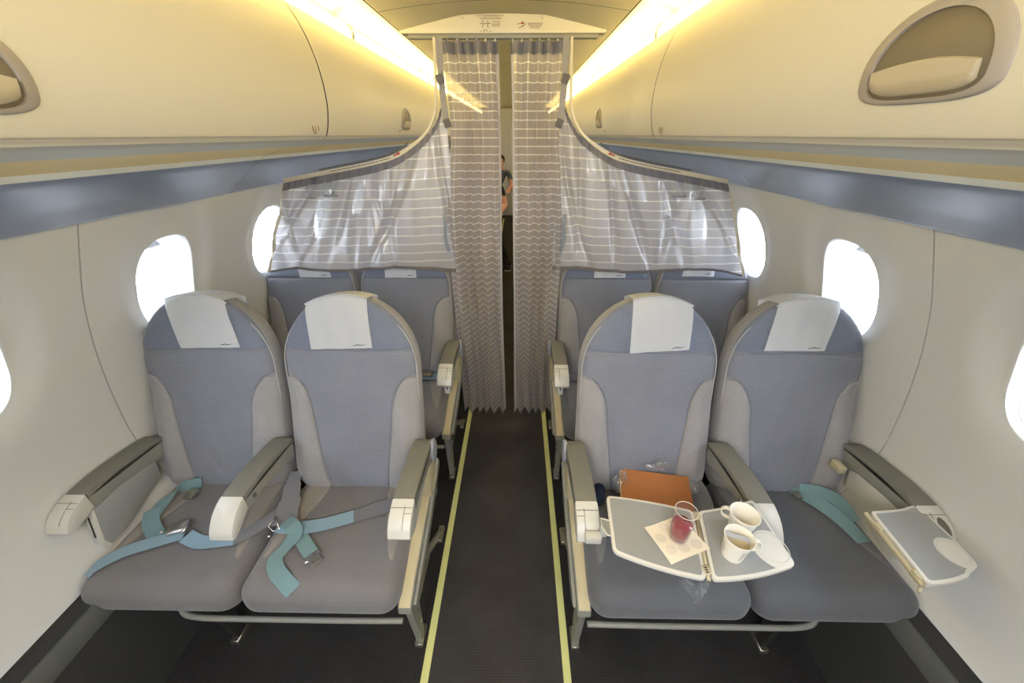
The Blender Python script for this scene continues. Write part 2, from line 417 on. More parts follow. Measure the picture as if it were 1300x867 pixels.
# ------------------------------------------------------------------ structure: floor, hull, end walls
bm = bmesh.new(); box(bm, -0.262, 0.262, Y0, Y1, -0.03, 0.0)
struct(obj('floor', bm, M['floor']))
fl = bpy.data.objects['floor']; ORIG['floor'] = Vector((0, 0, 0))
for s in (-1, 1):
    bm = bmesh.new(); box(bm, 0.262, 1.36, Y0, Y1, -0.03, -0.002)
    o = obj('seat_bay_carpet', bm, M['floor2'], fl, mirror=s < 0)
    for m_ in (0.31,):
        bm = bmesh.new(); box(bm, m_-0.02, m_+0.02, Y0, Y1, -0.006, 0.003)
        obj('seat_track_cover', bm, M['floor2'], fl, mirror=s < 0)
bm = bmesh.new(); box(bm, -1.6, 1.6, Y0-0.05, Y0, -0.05, 2.4); struct(obj('wall_front', bm, M['wall']))
bm = bmesh.new(); box(bm, -1.6, 1.6, Y1, Y1+0.05, -0.05, 2.4); struct(obj('wall_back', bm, M['wall']))
# fuselage crown, closes the cabin above the bins
bm = bmesh.new()
crown = [(-1.46, 1.5), (-1.30, 1.85), (-0.95, 2.15), (-0.5, 2.28), (0, 2.32), (0.5, 2.28), (0.95, 2.15), (1.30, 1.85), (1.46, 1.5)]
grid(bm, lambda u, v: Vector((crown[round(u*8)][0], Y0+(Y1-Y0)*v, crown[round(u*8)][1])), 8, 1)
struct(obj('trim_1', bm, M['dark']))

# ------------------------------------------------------------------ side walls with window openings
PROF = [(0.42, 1.292), (0.55, 1.338), (0.70, 1.358), (0.86, 1.342), (1.0, 1.315), (1.12, 1.283), (1.25, 1.236), (1.365, 1.180), (1.48, 1.120), (1.56, 1.07)]
def wm(z): return interp(PROF, z)
def hole_pt(a, k=1.0):
    n = 2.7; c, s = math.cos(a), math.sin(a)
    return (0.129*k*math.copysign(abs(c)**(2/n), c), 0.175*k*math.copysign(abs(s)**(2/n), s))
ZB, ZT = 0.40, 1.52
def wall_cell(bm, yc, ya, yb):
    # boundary loop incl. corners; inner loop at matching angles
    bnd = []; k = 18
    for i in range(k): bnd.append((ya+(yb-ya)*i/k, ZB))
    for i in range(k*2): bnd.append((yb, ZB+(ZT-ZB)*i/(2*k)))
    for i in range(k): bnd.append((yb-(yb-ya)*i/k, ZT))
    for i in range(k*2): bnd.append((ya, ZT-(ZT-ZB)*i/(2*k)))
    rings = []
    def surf(y, z, push=0.0):
        dy = (y-yc)/0.215; dz = (z-(WIN_Z+0.045))/0.285
        q = math.sqrt(dy*dy+dz*dz); rec = 0.022*(1-sstep(0.66, 1.08, q))
        e = min(y-ya, yb-y); edge = 0.0
        return Vector((wm(z)+rec+push, y, z))
    NR = 11
    inner = []
    for (y, z) in bnd:
        a = math.atan2((z-WIN_Z)/0.175, (y-yc)/0.129); p = hole_pt(a); inner.append((yc+p[0], WIN_Z+p[1]))
    for r in range(NR+1):
        t = (r/NR)**1.35
        rings.append([bm.verts.new(surf(i[0]+(b[0]-i[0])*t, i[1]+(b[1]-i[1])*t)) for i, b in zip(inner, bnd)])
    # rounded lip running into the opening
    lips = []
    for kk, (push, sc) in enumerate([(0.014, 0.965), (0.007, 0.978), (0.002, 0.99)]):
        lips.append([bm.verts.new(Vector((wm(i[1])+0.022+push, yc+(i[0]-yc)*sc, WIN_Z+(i[1]-WIN_Z)*sc))) for i in inner])
    rings = lips+rings
    n = len(bnd)
    for a, b in zip(rings, rings[1:]):
        for k2 in range(n): bm.faces.new([a[k2], b[k2], b[(k2+1) % n], a[(k2+1) % n]])
winno = 0
for s in (-1, 1):
    w = empty('wall_'+SIDE[s], (s*1.3, 0, 0)); struct(w)
    seams = [-1.64, -0.3275+0.0, 1.0-0.0175, 2.2925, 3.6025, 4.9125, 6.2225, 7.5325, 8.8425]
    seams = [Y0-0.0, -0.3275, 0.9825, 2.2925, 3.6025, 4.9125, 6.2225, 7.5325]
    cells = [(-0.655, Y0, -0.3275), (0.0, -0.3275, 0.3275), (0.655, 0.3275, 0.9825), (1.31, 0.9825, 1.6375), (1.965, 1.6375, 2.2925)]
    y = 2.62
    while y < 8: cells.append((y, y-0.3275, y+0.3275)); y += 0.655
    if s < 0: cells = [(c_[0]+0.035, c_[1]+(0.035 if i_ else 0), c_[2]+0.035) for i_, c_ in enumerate(cells)]
    groups = [[cells[0]], cells[1:3], cells[3:5]]+[cells[i:i+2] for i in range(5, len(cells), 2)]
    for g in groups:
        bm = bmesh.new()
        for j, (yc, ya, yb) in enumerate(g):
            a2 = ya+(0.0022 if j == 0 else 0); b2 = yb-(0.0022 if j == len(g)-1 else 0)
            wall_cell(bm, yc, a2, b2)
        bmesh.ops.remove_doubles(bm, verts=bm.verts[:], dist=0.0004)
        # turn the panel's two end edges outwards so that the joint reads as a groove
        ya, yb = g[0][1]+0.0022, g[-1][2]-0.0022
        for yy, d in ((ya, -1), (yb, 1)):
            es = [e for e in bm.edges if e.is_boundary and all(abs(v.co.y-yy) < 1e-4 for v in e.verts)]
            r = bmesh.ops.extrude_edge_only(bm, edges=es)
            for v in r['geom']:
                if isinstance(v, bmesh.types.BMVert): v.co.x += 0.012; v.co.y += d*0.001
        bmesh.ops.recalc_face_normals(bm, faces=bm.faces[:])
        obj('wall_panel', bm, M['wall'], w, mirror=s < 0, ang=60)
    for g in groups[:-1]:
        yy = g[-1][2]; bm = bmesh.new()
        grid(bm, lambda u, v: Vector((wm(ZB+u*(ZT-ZB))+0.011, yy-0.02+0.04*v, ZB+u*(ZT-ZB))), 24, 1)
        obj('joint_strip', bm, M['seam'], w, mirror=s < 0)
    yend = groups[-1][-1][2]
    bm = bmesh.new(); grid(bm, lambda u, v: Vector((wm(ZB+u*(ZT-ZB)), yend+(Y1-yend)*v, ZB+u*(ZT-ZB))), 16, 1)
    obj('wall_panel', bm, M['wall'], w, mirror=s < 0)
    for (yc, ya, yb) in cells:
        winno += 1
        wd = empty('window_%d' % winno, (s*1.33, yc, WIN_Z)); struct(wd)
        N = 64
        def rim(bm, prof):
            rings = []
            for (d, kk) in prof:
                ring = []
                for i in range(N):
                    p = hole_pt(2*math.pi*i/N, kk)
                    z = WIN_Z+p[1]; ring.append(bm.verts.new((1.262+(wm(z)-1.262)*(1-min(1, d/0.09))+d, yc+p[0], z)))
                rings.append(ring)
            for a, b in zip(rings, rings[1:]):
                for k2 in range(N): bm.faces.new([a[k2], b[k2], b[(k2+1) % N], a[(k2+1) % N]])
            bmesh.ops.recalc_face_normals(bm, faces=bm.faces[:])
        bm = bmesh.new(); rim(bm, [(0.026, 0.995), (0.036, 0.955), (0.040, 0.945), (0.044, 0.94), (0.058, 0.93), (0.060, 0.905), (0.085, 0.885), (0.125, 0.865), (0.125, 1.12)])
        obj('window_frame', bm, M['reveal'], wd, mirror=s < 0, ang=50)
        bm = bmesh.new(); vs = [bm.verts.new((1.384, yc+hole_pt(2*math.pi*i/N, 0.87)[0], WIN_Z+hole_pt(2*math.pi*i/N, 0.87)[1])) for i in range(N)]
        bm.faces.new(vs); obj('window_pane', bm, M['pane'], wd, mirror=s < 0)
        if -1 < yc < 3:
            bm = bmesh.new()   # bottom edge of the raised shade, just showing under the top of the opening
            pts = [hole_pt(math.radians(a), 0.91) for a in range(38, 143, 3)]
            low = [(p[0], min(p[1]-0.002, 0.175*0.91-0.042)) for p in pts]
            vs = []
            for (p, q) in zip(pts, low):
                vs.append([bm.verts.new((xx, yc+c[0], WIN_Z+c[1])) for c in (p, q) for xx in (1.330, 1.334)])
            for a, b in zip(vs, vs[1:]):
                for k1, k2 in ((0, 1), (1, 3), (3, 2), (2, 0)):
                    try: bm.faces.new([a[k1], a[k2], b[k2], b[k1]])
                    except ValueError: pass
            bmesh.ops.recalc_face_normals(bm, faces=bm.faces[:])
            obj('window_shade', bm, M['shade'], wd, mirror=s < 0)
    # dark kick panel and its grey rail
    bm = bmesh.new()
    pr = [(1.292, 0.425), (1.288, 0.418), (1.246, 0.405), (1.240, 0.40)]
    grid(bm, lambda u, v: Vector((pr[round(u*3)][0], Y0+(Y1-Y0)*v, pr[round(u*3)][1])), 3, 1)
    b_ = obj('baseboard_'+SIDE[s], bm, M['kick'], mirror=s < 0); struct(b_); ORIG[b_.name] = Vector((0, 0, 0))
    bm = bmesh.new(); prism(bm, [(1.246, 0.408), (1.236, 0.410), (1.216, 0.372), (1.214, 0.352), (1.224, 0.350), (1.25, 0.36)], 'y', Y0, Y1, 0.002, 1)
    obj('kick_rail', bm, M['rail'], b_, mirror=s < 0)
    bm = bmesh.new(); pr2 = [(1.25, 0.40), (1.225, 0.36), (1.20, 0.20), (1.16, -0.03)]
    grid(bm, lambda u, v: Vector((pr2[round(u*3)][0], Y0+(Y1-Y0)*v, pr2[round(u*3)][1])), 3, 1)
    obj('kick_panel', bm, M['kick'], b_, mirror=s < 0)

# ------------------------------------------------------------------ ceiling and cove
def cz(x): return 2.165-0.038*(abs(x)/0.53)**2
for k in range(1):
    bm = bmesh.new()
    cuts = [Y0, 0.6, 2.02, 3.6, 5.4, 7.2, Y1]
c_e = empty('ceiling', (0, 0, 2.1)); struct(c_e)
for a, b in zip(cuts, cuts[1:]):
    bm = bmesh.new()
    grid(bm, lambda u, v: Vector((-0.527+1.054*u, a+0.002+(b-a-0.004)*v, cz(-0.527+1.054*u))), 24, 1, flip=True)
    r = bmesh.ops.solidify(bm, geom=bm.faces[:], thickness=-0.008)
    bmesh.ops.recalc_face_normals(bm, faces=bm.faces[:])
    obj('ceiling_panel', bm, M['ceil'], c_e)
for s in (-1, 1):
    # curved cove back between bin top and ceiling edge
    bm = bmesh.new()
    cp = catmull([(0.534, 0, 2.128), (0.555, 0, 2.132), (0.59, 0, 2.140), (0.64, 0, 2.146), (0.70, 0, 2.132), (0.745, 0, 2.08)], 5)
    grid(bm, lambda u, v: Vector((cp[round(u*25)].x, Y0+(Y1-Y0)*v, cp[round(u*25)].z)), 25, 1, flip=True)
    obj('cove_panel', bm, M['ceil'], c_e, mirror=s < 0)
    bm = bmesh.new(); box(bm, 0.520, 0.542, Y0, Y1, 2.142, 2.146); obj('cove_joint', bm, M['dark'], c_e, mirror=s < 0)
    ys = [Y0+0.1, 0.30, 2.02, 3.6, 5.2, 6.8, 8.6]
    for i, (a, b) in enumerate(zip(ys, ys[1:])):
        r_ = empty('cove_light', (s*0.67, (a+b)/2, 2.06))
        where = ['nearest', 'second', 'third', 'fourth', 'fifth', 'sixth'][i]
        tag(r_, '%s warm yellow cove light strip from the front, above the %s bins' % (where, SIDE[s]), 'cove light', 'cove lights along the ceiling')
        bm = bmesh.new(); cc = [(0.647, 2.037), (0.652, 2.062), (0.667, 2.086), (0.70, 2.100)]
        grid(bm, lambda u, v: Vector((cc[round(u*3)][0], a+0.02+(b-a-0.04)*v, cc[round(u*3)][1])), 3, 1, flip=True)
        obj('diffuser', bm, M['cove'], r_, mirror=s < 0)
        for e in (a+0.012, b-0.012):
            bm = bmesh.new(); prism(bm, [(0.646, 2.036), (0.643, 2.062), (0.660, 2.092), (0.70, 2.108), (0.71, 2.07)], 'y', e-0.003, e+0.003); obj('end_cap', bm, M['white'], r_, mirror=s < 0)

# ------------------------------------------------------------------ overhead bins
BPROF = [(1.665, 0.606), (1.70, 0.590), (1.75, 0.578), (1.80, 0.5745), (1.86, 0.578), (1.92, 0.590), (1.98, 0.612), (2.03, 0.642), (2.07, 0.680), (2.085, 0.72)]
def bx_(z): return interp(BPROF, z)
def latch_pts(yc, zc, ky, kz, N=48):
    out = []
    for i in range(N):
        a = 2*math.pi*i/N; c, si = math.cos(a), math.sin(a)
        if si >= 0: y = abs(c)**(2/2.0); z = abs(si)**(2/2.05)*0.078
        else: y = abs(c)**(2/3.4); z = -abs(si)**(2/3.4)*0.032
        lean = 0.0
        out.append((yc+math.copysign(y, c)*0.098*ky+lean, zc+z*kz))
    return out
bins = {-1: [-0.62, 1.47, 3.56, 5.65, 7.74], 1: [-0.50, 1.70, 3.80, 5.90, 8.0]}
for s in (-1, 1):
    yy = bins[s]
    for i, (a, b) in enumerate(zip(yy, yy[1:])):
        r_ = empty('overhead_bin', (s*0.9, (a+b)/2, 1.66))
        where = ['nearest big one beside the camera', 'second one, ending behind the curtain', 'third one, behind the curtain', 'fourth one, far behind the curtain'][i]
        tag(r_, 'cream overhead luggage bin on the %s side, %s' % (SIDE[s], where), 'luggage bin', 'overhead bins on the %s' % SIDE[s])
        # door shell with rounded ends
        bm = bmesh.new(); NY = 26; NZ = 30
        def fd(u, v):
            z = 1.665+u*(2.034-1.665); y = a+0.004+(b-a-0.008)*v
            e = min(y-a, b-y)-0.001; off = 0.0025*(1-sstep(0.0, 0.007, e-0.003))
            eb = (z-1.665); off += 0.008*(1-sstep(0, 0.012, eb))
            return Vector((bx_(z)+off, y, z))
        ts = [0, .0007, .0015, .0025, .0035, .006]+[0.01+0.98*k/(NY-9) for k in range(NY-8)]+[.994, .9965, .9975, .9985, .9993, 1]
        zs = [0, .006, .012, .02, .03]+[0.04+0.96*k/24 for k in range(25)]
        vs = [[bm.verts.new(fd(u, v)) for v in ts] for u in zs]
        for i1 in range(len(zs)-1):
            for j1 in range(len(ts)-1): bm.faces.new([vs[i1][j1], vs[i1+1][j1], vs[i1+1][j1+1], vs[i1][j1+1]])
        bmesh.ops.recalc_face_normals(bm, faces=bm.faces[:])
        door = obj('bin_door', bm, M['bin'], r_, mirror=s < 0, ang=70)
        bm = bmesh.new()     # bin body behind the door
        prism(bm, [(0.62, 1.680), (0.70, 1.678), (1.0, 1.665), (1.05, 1.75), (1.0, 1.90), (0.74, 2.02), (0.66, 2.01), (0.615, 1.95), (0.60, 1.80)], 'y', a+0.001, b-0.001)
        obj('bin_body', bm, M['dark'], r_, mirror=s < 0)
        # latch: bezel, dark bowl, paddle
        yc = {(-1, 0): 0.492, (-1, 1): 2.47, (1, 0): 0.585, (1, 1): 2.76}.get((s, i), (a+b)/2)
        zc = 1.733 if s < 0 else 1.747
        def ring(pts, off): return [bm.verts.new((bx_(p[1])+off, p[0], p[1])) for p in pts]
        def bridge(R):
            n = len(R[0])
            for q, w2 in zip(R, R[1:]):
                for k in range(n): bm.faces.new([q[k], w2[k], w2[(k+1) % n], q[(k+1) % n]])
        bm = bmesh.new()
        R = [ring(latch_pts(yc, zc, k1, k2), o_) for k1, k2, o_ in ((1.0, 1.0, 0.002), (0.995, 0.995, -0.003), (0.95, 0.96, -0.005), (0.825, 0.825, -0.0055), (0.815, 0.815, -0.003), (0.812, 0.812, 0.006))]
        bridge(R); bmesh.ops.recalc_face_normals(bm, faces=bm.faces[:])
        lh = obj('latch_handle', bm, plain_bezel if 'plain_bezel' in globals() else M['lip'], door, mirror=s < 0, ang=50)
        lh.data.materials[0] = M.setdefault('bezel', plain('latch_bezel', (160, 152, 142), 0.45, noise=0.02))
        bm = bmesh.new(); P_ = latch_pts(yc, zc, 0.815, 0.815)
        R = [ring(P_, 0.0035), ring(latch_pts(yc, zc+0.004, 0.62, 0.62), 0.0006), ring(latch_pts(yc, zc+0.006, 0.3, 0.3), -0.0006)]
        bridge(R); bm.faces.new(R[-1]); bmesh.ops.recalc_face_normals(bm, faces=bm.faces[:])
        bmesh.ops.translate(bm, verts=bm.verts[:], vec=(-0.0052, 0, 0))
        obj('latch_recess', bm, M.setdefault('recess', plain('latch_recess', (112, 102, 84), 0.4, noise=0.03)), door, mirror=s < 0, ang=80)
        bm = bmesh.new()
        P2 = [p for p in latch_pts(yc, zc, 0.745, 0.72, 96) if p[1] <= zc+0.0225]
        P2.sort(key=lambda p: p[0])
        low = [p for p in P2 if p[1] < zc]; low.sort(key=lambda p: p[0])
        L = []
        for k in range(25):
            y = yc-0.070+0.140*k/24; tt = (y-yc)/0.0725
            zl = zc-0.0225*max(0.0, 1-abs(tt)**3.6)**(1/3.4); zt = zc+0.016-0.010*tt*tt*(1 if tt < 0 else 0.6)
            L.append([bm.verts.new((bx_(z)+o_, y, z)) for z, o_ in ((zl, -0.001), (zl+0.002, -0.0085), ((zl+zt)/2, -0.0105), (zt-0.002, -0.0105), (zt, -0.004))])
        for p, q in zip(L, L[1:]):
            for k in range(4): bm.faces.new([p[k], q[k], q[k+1], p[k+1]])
        for E_ in (L[0], L[-1]): bm.faces.new(E_)
        bmesh.ops.recalc_face_normals(bm, faces=bm.faces[:])
        obj('latch_paddle', bm, M.setdefault('paddle', plain('latch_paddle', (188, 176, 148), 0.35, noise=0.02)), door, mirror=s < 0, ang=60)
        # small seat-row placard near the seam
        if i < 2:
            yl = {(-1, 0): 1.375, (1, 0): 1.60, (-1, 1): 2.36, (1, 1): 2.62}[(s, i)]; zl = 1.700
            px = s*(bx_(zl)-0.0012)
            rot = (math.radians(90), 0, math.radians(90*(-s)))
            rz = math.radians(90) if s < 0 else math.radians(-90)
            t_ = text_mesh('row_placard', '1' if i == 0 else '2', 0.034 if i == 0 else 0.017, M['inkbrown'], door, (px, yl+(0.018 if s < 0 else -0.0)+0.0, zl), (math.radians(90), 0, rz))
            bm = bmesh.new()      # seat pictogram in a frame
            u0 = yl-0.012 if s < 0 else yl-0.024
            k = 1.35 if i == 0 else 0.6
            for (y_a, y_b, z_a, z_b) in ((-.008, -.0068, -.013, .013), (-.008, .008, -.013, -.0118), (.0068, .008, -.013, .006), (-.008, .008, .005, .006), (-.004, -.003, -.006, .002), (-.004, .003, -.006, -.005), (.002, .003, -.011, -.005)):
                box(bm, bx_(zl)-0.0016, bx_(zl)-0.0008, u0+y_a*k, u0+y_b*k, zl+z_a*k, zl+z_b*k)
            obj('seat_pictogram', bm, M['inkbrown'], door, mirror=s < 0)
    # underside strips of the bin row: strip coloured as shaded, strip tinted as gold reflection, bright lip, then the blue-grey service panel
    segs = [Y0, 1.60 if s < 0 else 1.80, 3.6, 5.7, Y1]
    for i, (a, b) in enumerate(zip(segs, segs[1:])):
        where = ['nearest', 'second', 'third', 'farthest'][i]
        r_ = empty('service_panel', (s*0.95, (a+b)/2, 1.58))
        tag(r_, '%s blue-grey passenger service panel length with beige lip, under the %s bins' % (where, SIDE[s]), 'service panel', 'service panels under the bins')
        def strip(name, pr, mat, n=5):
            bm = bmesh.new(); pp = catmull([(p[0], 0, p[1]) for p in pr], n); K = len(pp)-1
            grid(bm, lambda u, v: Vector((pp[round(u*K)].x, a+0.0015+(b-a-0.003)*v, pp[round(u*K)].z)), K, 1)
            bmesh.ops.recalc_face_normals(bm, faces=bm.faces[:])
            for f in bm.faces:
                pass
            obj(name, bm, mat, r_, mirror=s < 0, ang=30)
        strip('bin_strip', [(0.600, 1.676), (0.625, 1.662), (0.66, 1.655), (0.78, 1.640)], M['strip'])
        strip('gold_reflection_strip', [(0.78, 1.640), (0.84, 1.630), (0.915, 1.609)], M['gold'])
        strip('lip', [(0.915, 1.609), (0.930, 1.601), (0.944, 1.594), (0.950, 1.600)], M['lipb'])
        strip('grey_panel', [(0.946, 1.600), (0.962, 1.583), (1.0, 1.556), (1.05, 1.520), (1.09, 1.487), (1.108, 1.472), (1.122, 1.474), (1.126, 1.485)], M['psu'], 8)

for s in (-1, 1):      # closing panel above the service panels, keeps daylight out of the void
    bm = bmesh.new(); q_ = [(0.90, 1.640), (0.96, 1.612), (1.06, 1.548), (1.13, 1.500), (1.47, 1.498)]
    grid(bm, lambda u, v: Vector((q_[round(u*4)][0], Y0+(Y1-Y0)*v, q_[round(u*4)][1])), 4, 1)
    struct(obj('trim_%d' % (2 if s < 0 else 3), bm, M['dark'], mirror=s < 0))
# luminous floor path strips
for s in (-1, 1):
    bm = bmesh.new(); box(bm, s*0.252-0.0135, s*0.252+0.0135, 0.1, 8.8, 0.0, 0.004, 0.001, 1)
    tag(obj('floor_path_strip', bm, M['glow'], at=(s*0.252, 0.1, 0)), 'pale yellow-green luminous floor strip along the %s edge of the aisle' % SIDE[s], 'floor strip', 'floor path strips')

# ------------------------------------------------------------------ seats
TH = math.radians(15.5); BZ = 0.425; BY = 0.998; BH = 0.790; BT = 0.100; BW = 0.252
def halfw(s):
    if s < 0.10: return 0.205+(BW-0.205)*math.sin(s/0.10*math.pi/2)
    if s < 0.515: return BW
    t = min(1.0, (s-0.515)/(BH-0.515)); return BW*max(0.0, 1-t**2.15)**0.5
def top_s(x): return 0.515+(BH-0.515)*max(0.0, 1-(abs(x)/BW)**2)**(1/2.15)
def fdepth(x, s):
    w = max(halfw(s), 1e-4); q = min(1, abs(x)/w); n = 4.2
    d = BT/2*(1-(1-q**n)**(1/n))
    d -= 0.024*math.exp(-((abs(x)-0.185)/0.045)**2)*(1-sstep(0.34, 0.50, s))*sstep(0.0, 0.08, s)
    d -= 0.012*math.exp(-((s-0.14)/0.11)**2)
    d += 0.006*math.exp(-((s-0.42)/0.1)**2)
    return d
def bpos(cx, x, s, d): # local backrest coordinates -> cabin
    return Vector((cx+x, BY+d*math.cos(TH)+s*math.sin(TH), BZ+s*math.cos(TH)-d*math.sin(TH)))
def back_body(cx):
    bm = bmesh.new(); NS, NA = 34, 40; rings = []
    for i in range(NS+1):
        t = i/NS; s = BH*(1-(1-t)**1.7) if t > 0 else 0
        s = min(s, BH-0.0004); w = halfw(s); ring = []
        for k in range(NA):
            a = 2*math.pi*k/NA; c, si = math.cos(a), math.sin(a); n = 4.2
            x = w*math.copysign(abs(c)**(2/n), c)
            if si < 0: d = fdepth(x, s)+0.004
            else: d = BT/2+BT/2*abs(si)**(2/n)
            ring.append(bm.verts.new(bpos(cx, x, s, d)))
        rings.append(ring)
    for a, b in zip(rings, rings[1:]):
        for k in range(NA): bm.faces.new([a[k], a[(k+1) % NA], b[(k+1) % NA], b[k]])
    bm.faces.new(rings[0][::-1]); bm.faces.new(rings[-1])
    bmesh.ops.recalc_face_normals(bm, faces=bm.faces[:]); return bm
def xi(s):
    a = 0.112+0.038*(s/0.34)
    if s < 0.34: return a
    t = min(1, (s-0.34)/0.155); return 0.150+(0.240-0.150)*(1-math.sqrt(max(0, 1-t*t)))
def patch(cx, fl, fr, s0, s1, nu=22, nv=22, puff=0.007, lift=0.0, wr=None):
    bm = bmesh.new()
    def f(u, v):
        s = s0+(s1-s0)*v; x = fl(s)+(fr(s)-fl(s))*u
        e = min(1, min(u, 1-u)*abs(fr(s)-fl(s))/0.012)*min(1, min(v, 1-v)*(s1-s0)/0.012)
        h = -0.003+puff*math.sqrt(max(0, 1-(1-e)**2))+lift
        if wr: h += wr(x, s)
        return bpos(cx, x, s, fdepth(x, s)-h)
    us = [0, .015, .04, .08]+[.13+.74*k/(nu-6) for k in range(nu-5)]+[.92, .96, .985, 1]
    vs_ = [0, .01, .025, .05]+[.09+.82*k/(nv-6) for k in range(nv-5)]+[.95, .975, .99, 1]
    V = [[bm.verts.new(f(u, v)) for v in vs_] for u in us]
    for i in range(len(us)-1):
        for j in range(len(vs_)-1): bm.faces.new([V[i][j], V[i+1][j], V[i+1][j+1], V[i][j+1]])
    bmesh.ops.remove_doubles(bm, verts=bm.verts[:], dist=0.00005)
    bmesh.ops.recalc_face_normals(bm, faces=bm.faces[:])
    c = sum((f_.normal.y*f_.calc_area() for f_ in bm.faces))
    if c > 0: bmesh.ops.reverse_faces(bm, faces=bm.faces[:])
    return bm
def wrinkle(seed):
    r = random.Random(seed); ws = [(r.uniform(-.1, .1), r.uniform(.05, .5), r.uniform(-.6, .6), r.uniform(.0015, .0042), r.uniform(.006, .016)) for _ in range(9)]
    def w(x, s):
        h = 0
        for (x0, s0, k, a, wd) in ws:
            d = (x-x0-k*(s-s0)); h -= a*math.exp(-(d/wd)**2)*math.exp(-((s-s0)/0.09)**2)
        return h
    return w
CZ0, CZ1 = 0.332, 0.470
def cush_shape(cx, hw):
    def sh(w):
        x, y, z = w; q = (x-cx)/hw; t = (y-0.59)/0.47
        k = sstep(0.36, 0.455, z)
        z += 0.016*sstep(0.55, 0.95, abs(q))*sstep(0.15, 0.7, t)*k-0.0096*sstep(0.0, 1, t)*k
        y -= 0.006*(1-sstep(0, 0.25, t))*sstep(0.40, 0.36, z) if False else 0.0
        x = cx+(x-cx)*(1-0.05*sstep(0.3, 1, t)) + 0
        return Vector((x, y, z))
    return sh
def cush_top(cx, hw, x, y):
    q = (x-cx)/hw; t = (y-0.59)/0.47
    r = 0.062; z = CZ1
    dy = max(0, (0.59+r)-y); dx = max(0, abs(x-cx)-(hw-r)); d = math.hypot(dx, dy)
    if d > 0: z = CZ1-r+math.sqrt(max(0, r*r-d*d))
    z += 0.016*sstep(0.55, 0.95, abs(q))*sstep(0.15, 0.7, t)-0.0096*sstep(0, 1, t)
    return z
def cushion(cx, hw):
    bm = bmesh.new(); round_box(bm, (cx-hw, 0.590, CZ0), (cx+hw, 1.065, CZ1), 0.062, 40, cush_shape(cx, hw))
    bmesh.ops.recalc_face_normals(bm, faces=bm.faces[:]); return bm
def cush_patch(cx, hw, sg):
    """lighter wedge of cloth on the rear side of the seat cushion"""
    bm = bmesh.new()
    def f(u, v):
        y = 0.70+0.34*v; xo = hw-0.035; xin = hw-0.045-0.085*min(1, (v*1.3)**0.8)
        x = cx+sg*(xin+(xo-xin)*u)
        e = min(1, min(u, 1-u)*(xo-xin)/0.008)*min(1, min(v, 1-v)*0.34/0.01)
        return Vector((cx+(x-cx)*(1-0.05*sstep(0.3, 1, (y-0.59)/0.47)), y, cush_top(cx, hw, x, y)-0.003+0.0065*math.sqrt(max(0, 1-(1-e)**2))))
    grid(bm, f, 12, 18); bmesh.ops.recalc_face_normals(bm, faces=bm.faces[:])
    if sum(q.normal.z for q in bm.faces) < 0: bmesh.ops.reverse_faces(bm, faces=bm.faces[:])
    return bm
def arm_prof(kind):
    top = [(1.035, 0.665), (1.01, 0.678), (0.95, 0.686), (0.86, 0.693), (0.78, 0.691), (0.72, 0.672), (0.705, 0.655)]
    bot = [(0.695, 0.640), (0.697, 0.632), (0.71, 0.624), (0.76, 0.630), (0.84, 0.632), (0.95, 0.618), (1.02, 0.590), (1.04, 0.62)]
    return top+bot
CEN = {'aisle': 0.552, 'window': 1.083}
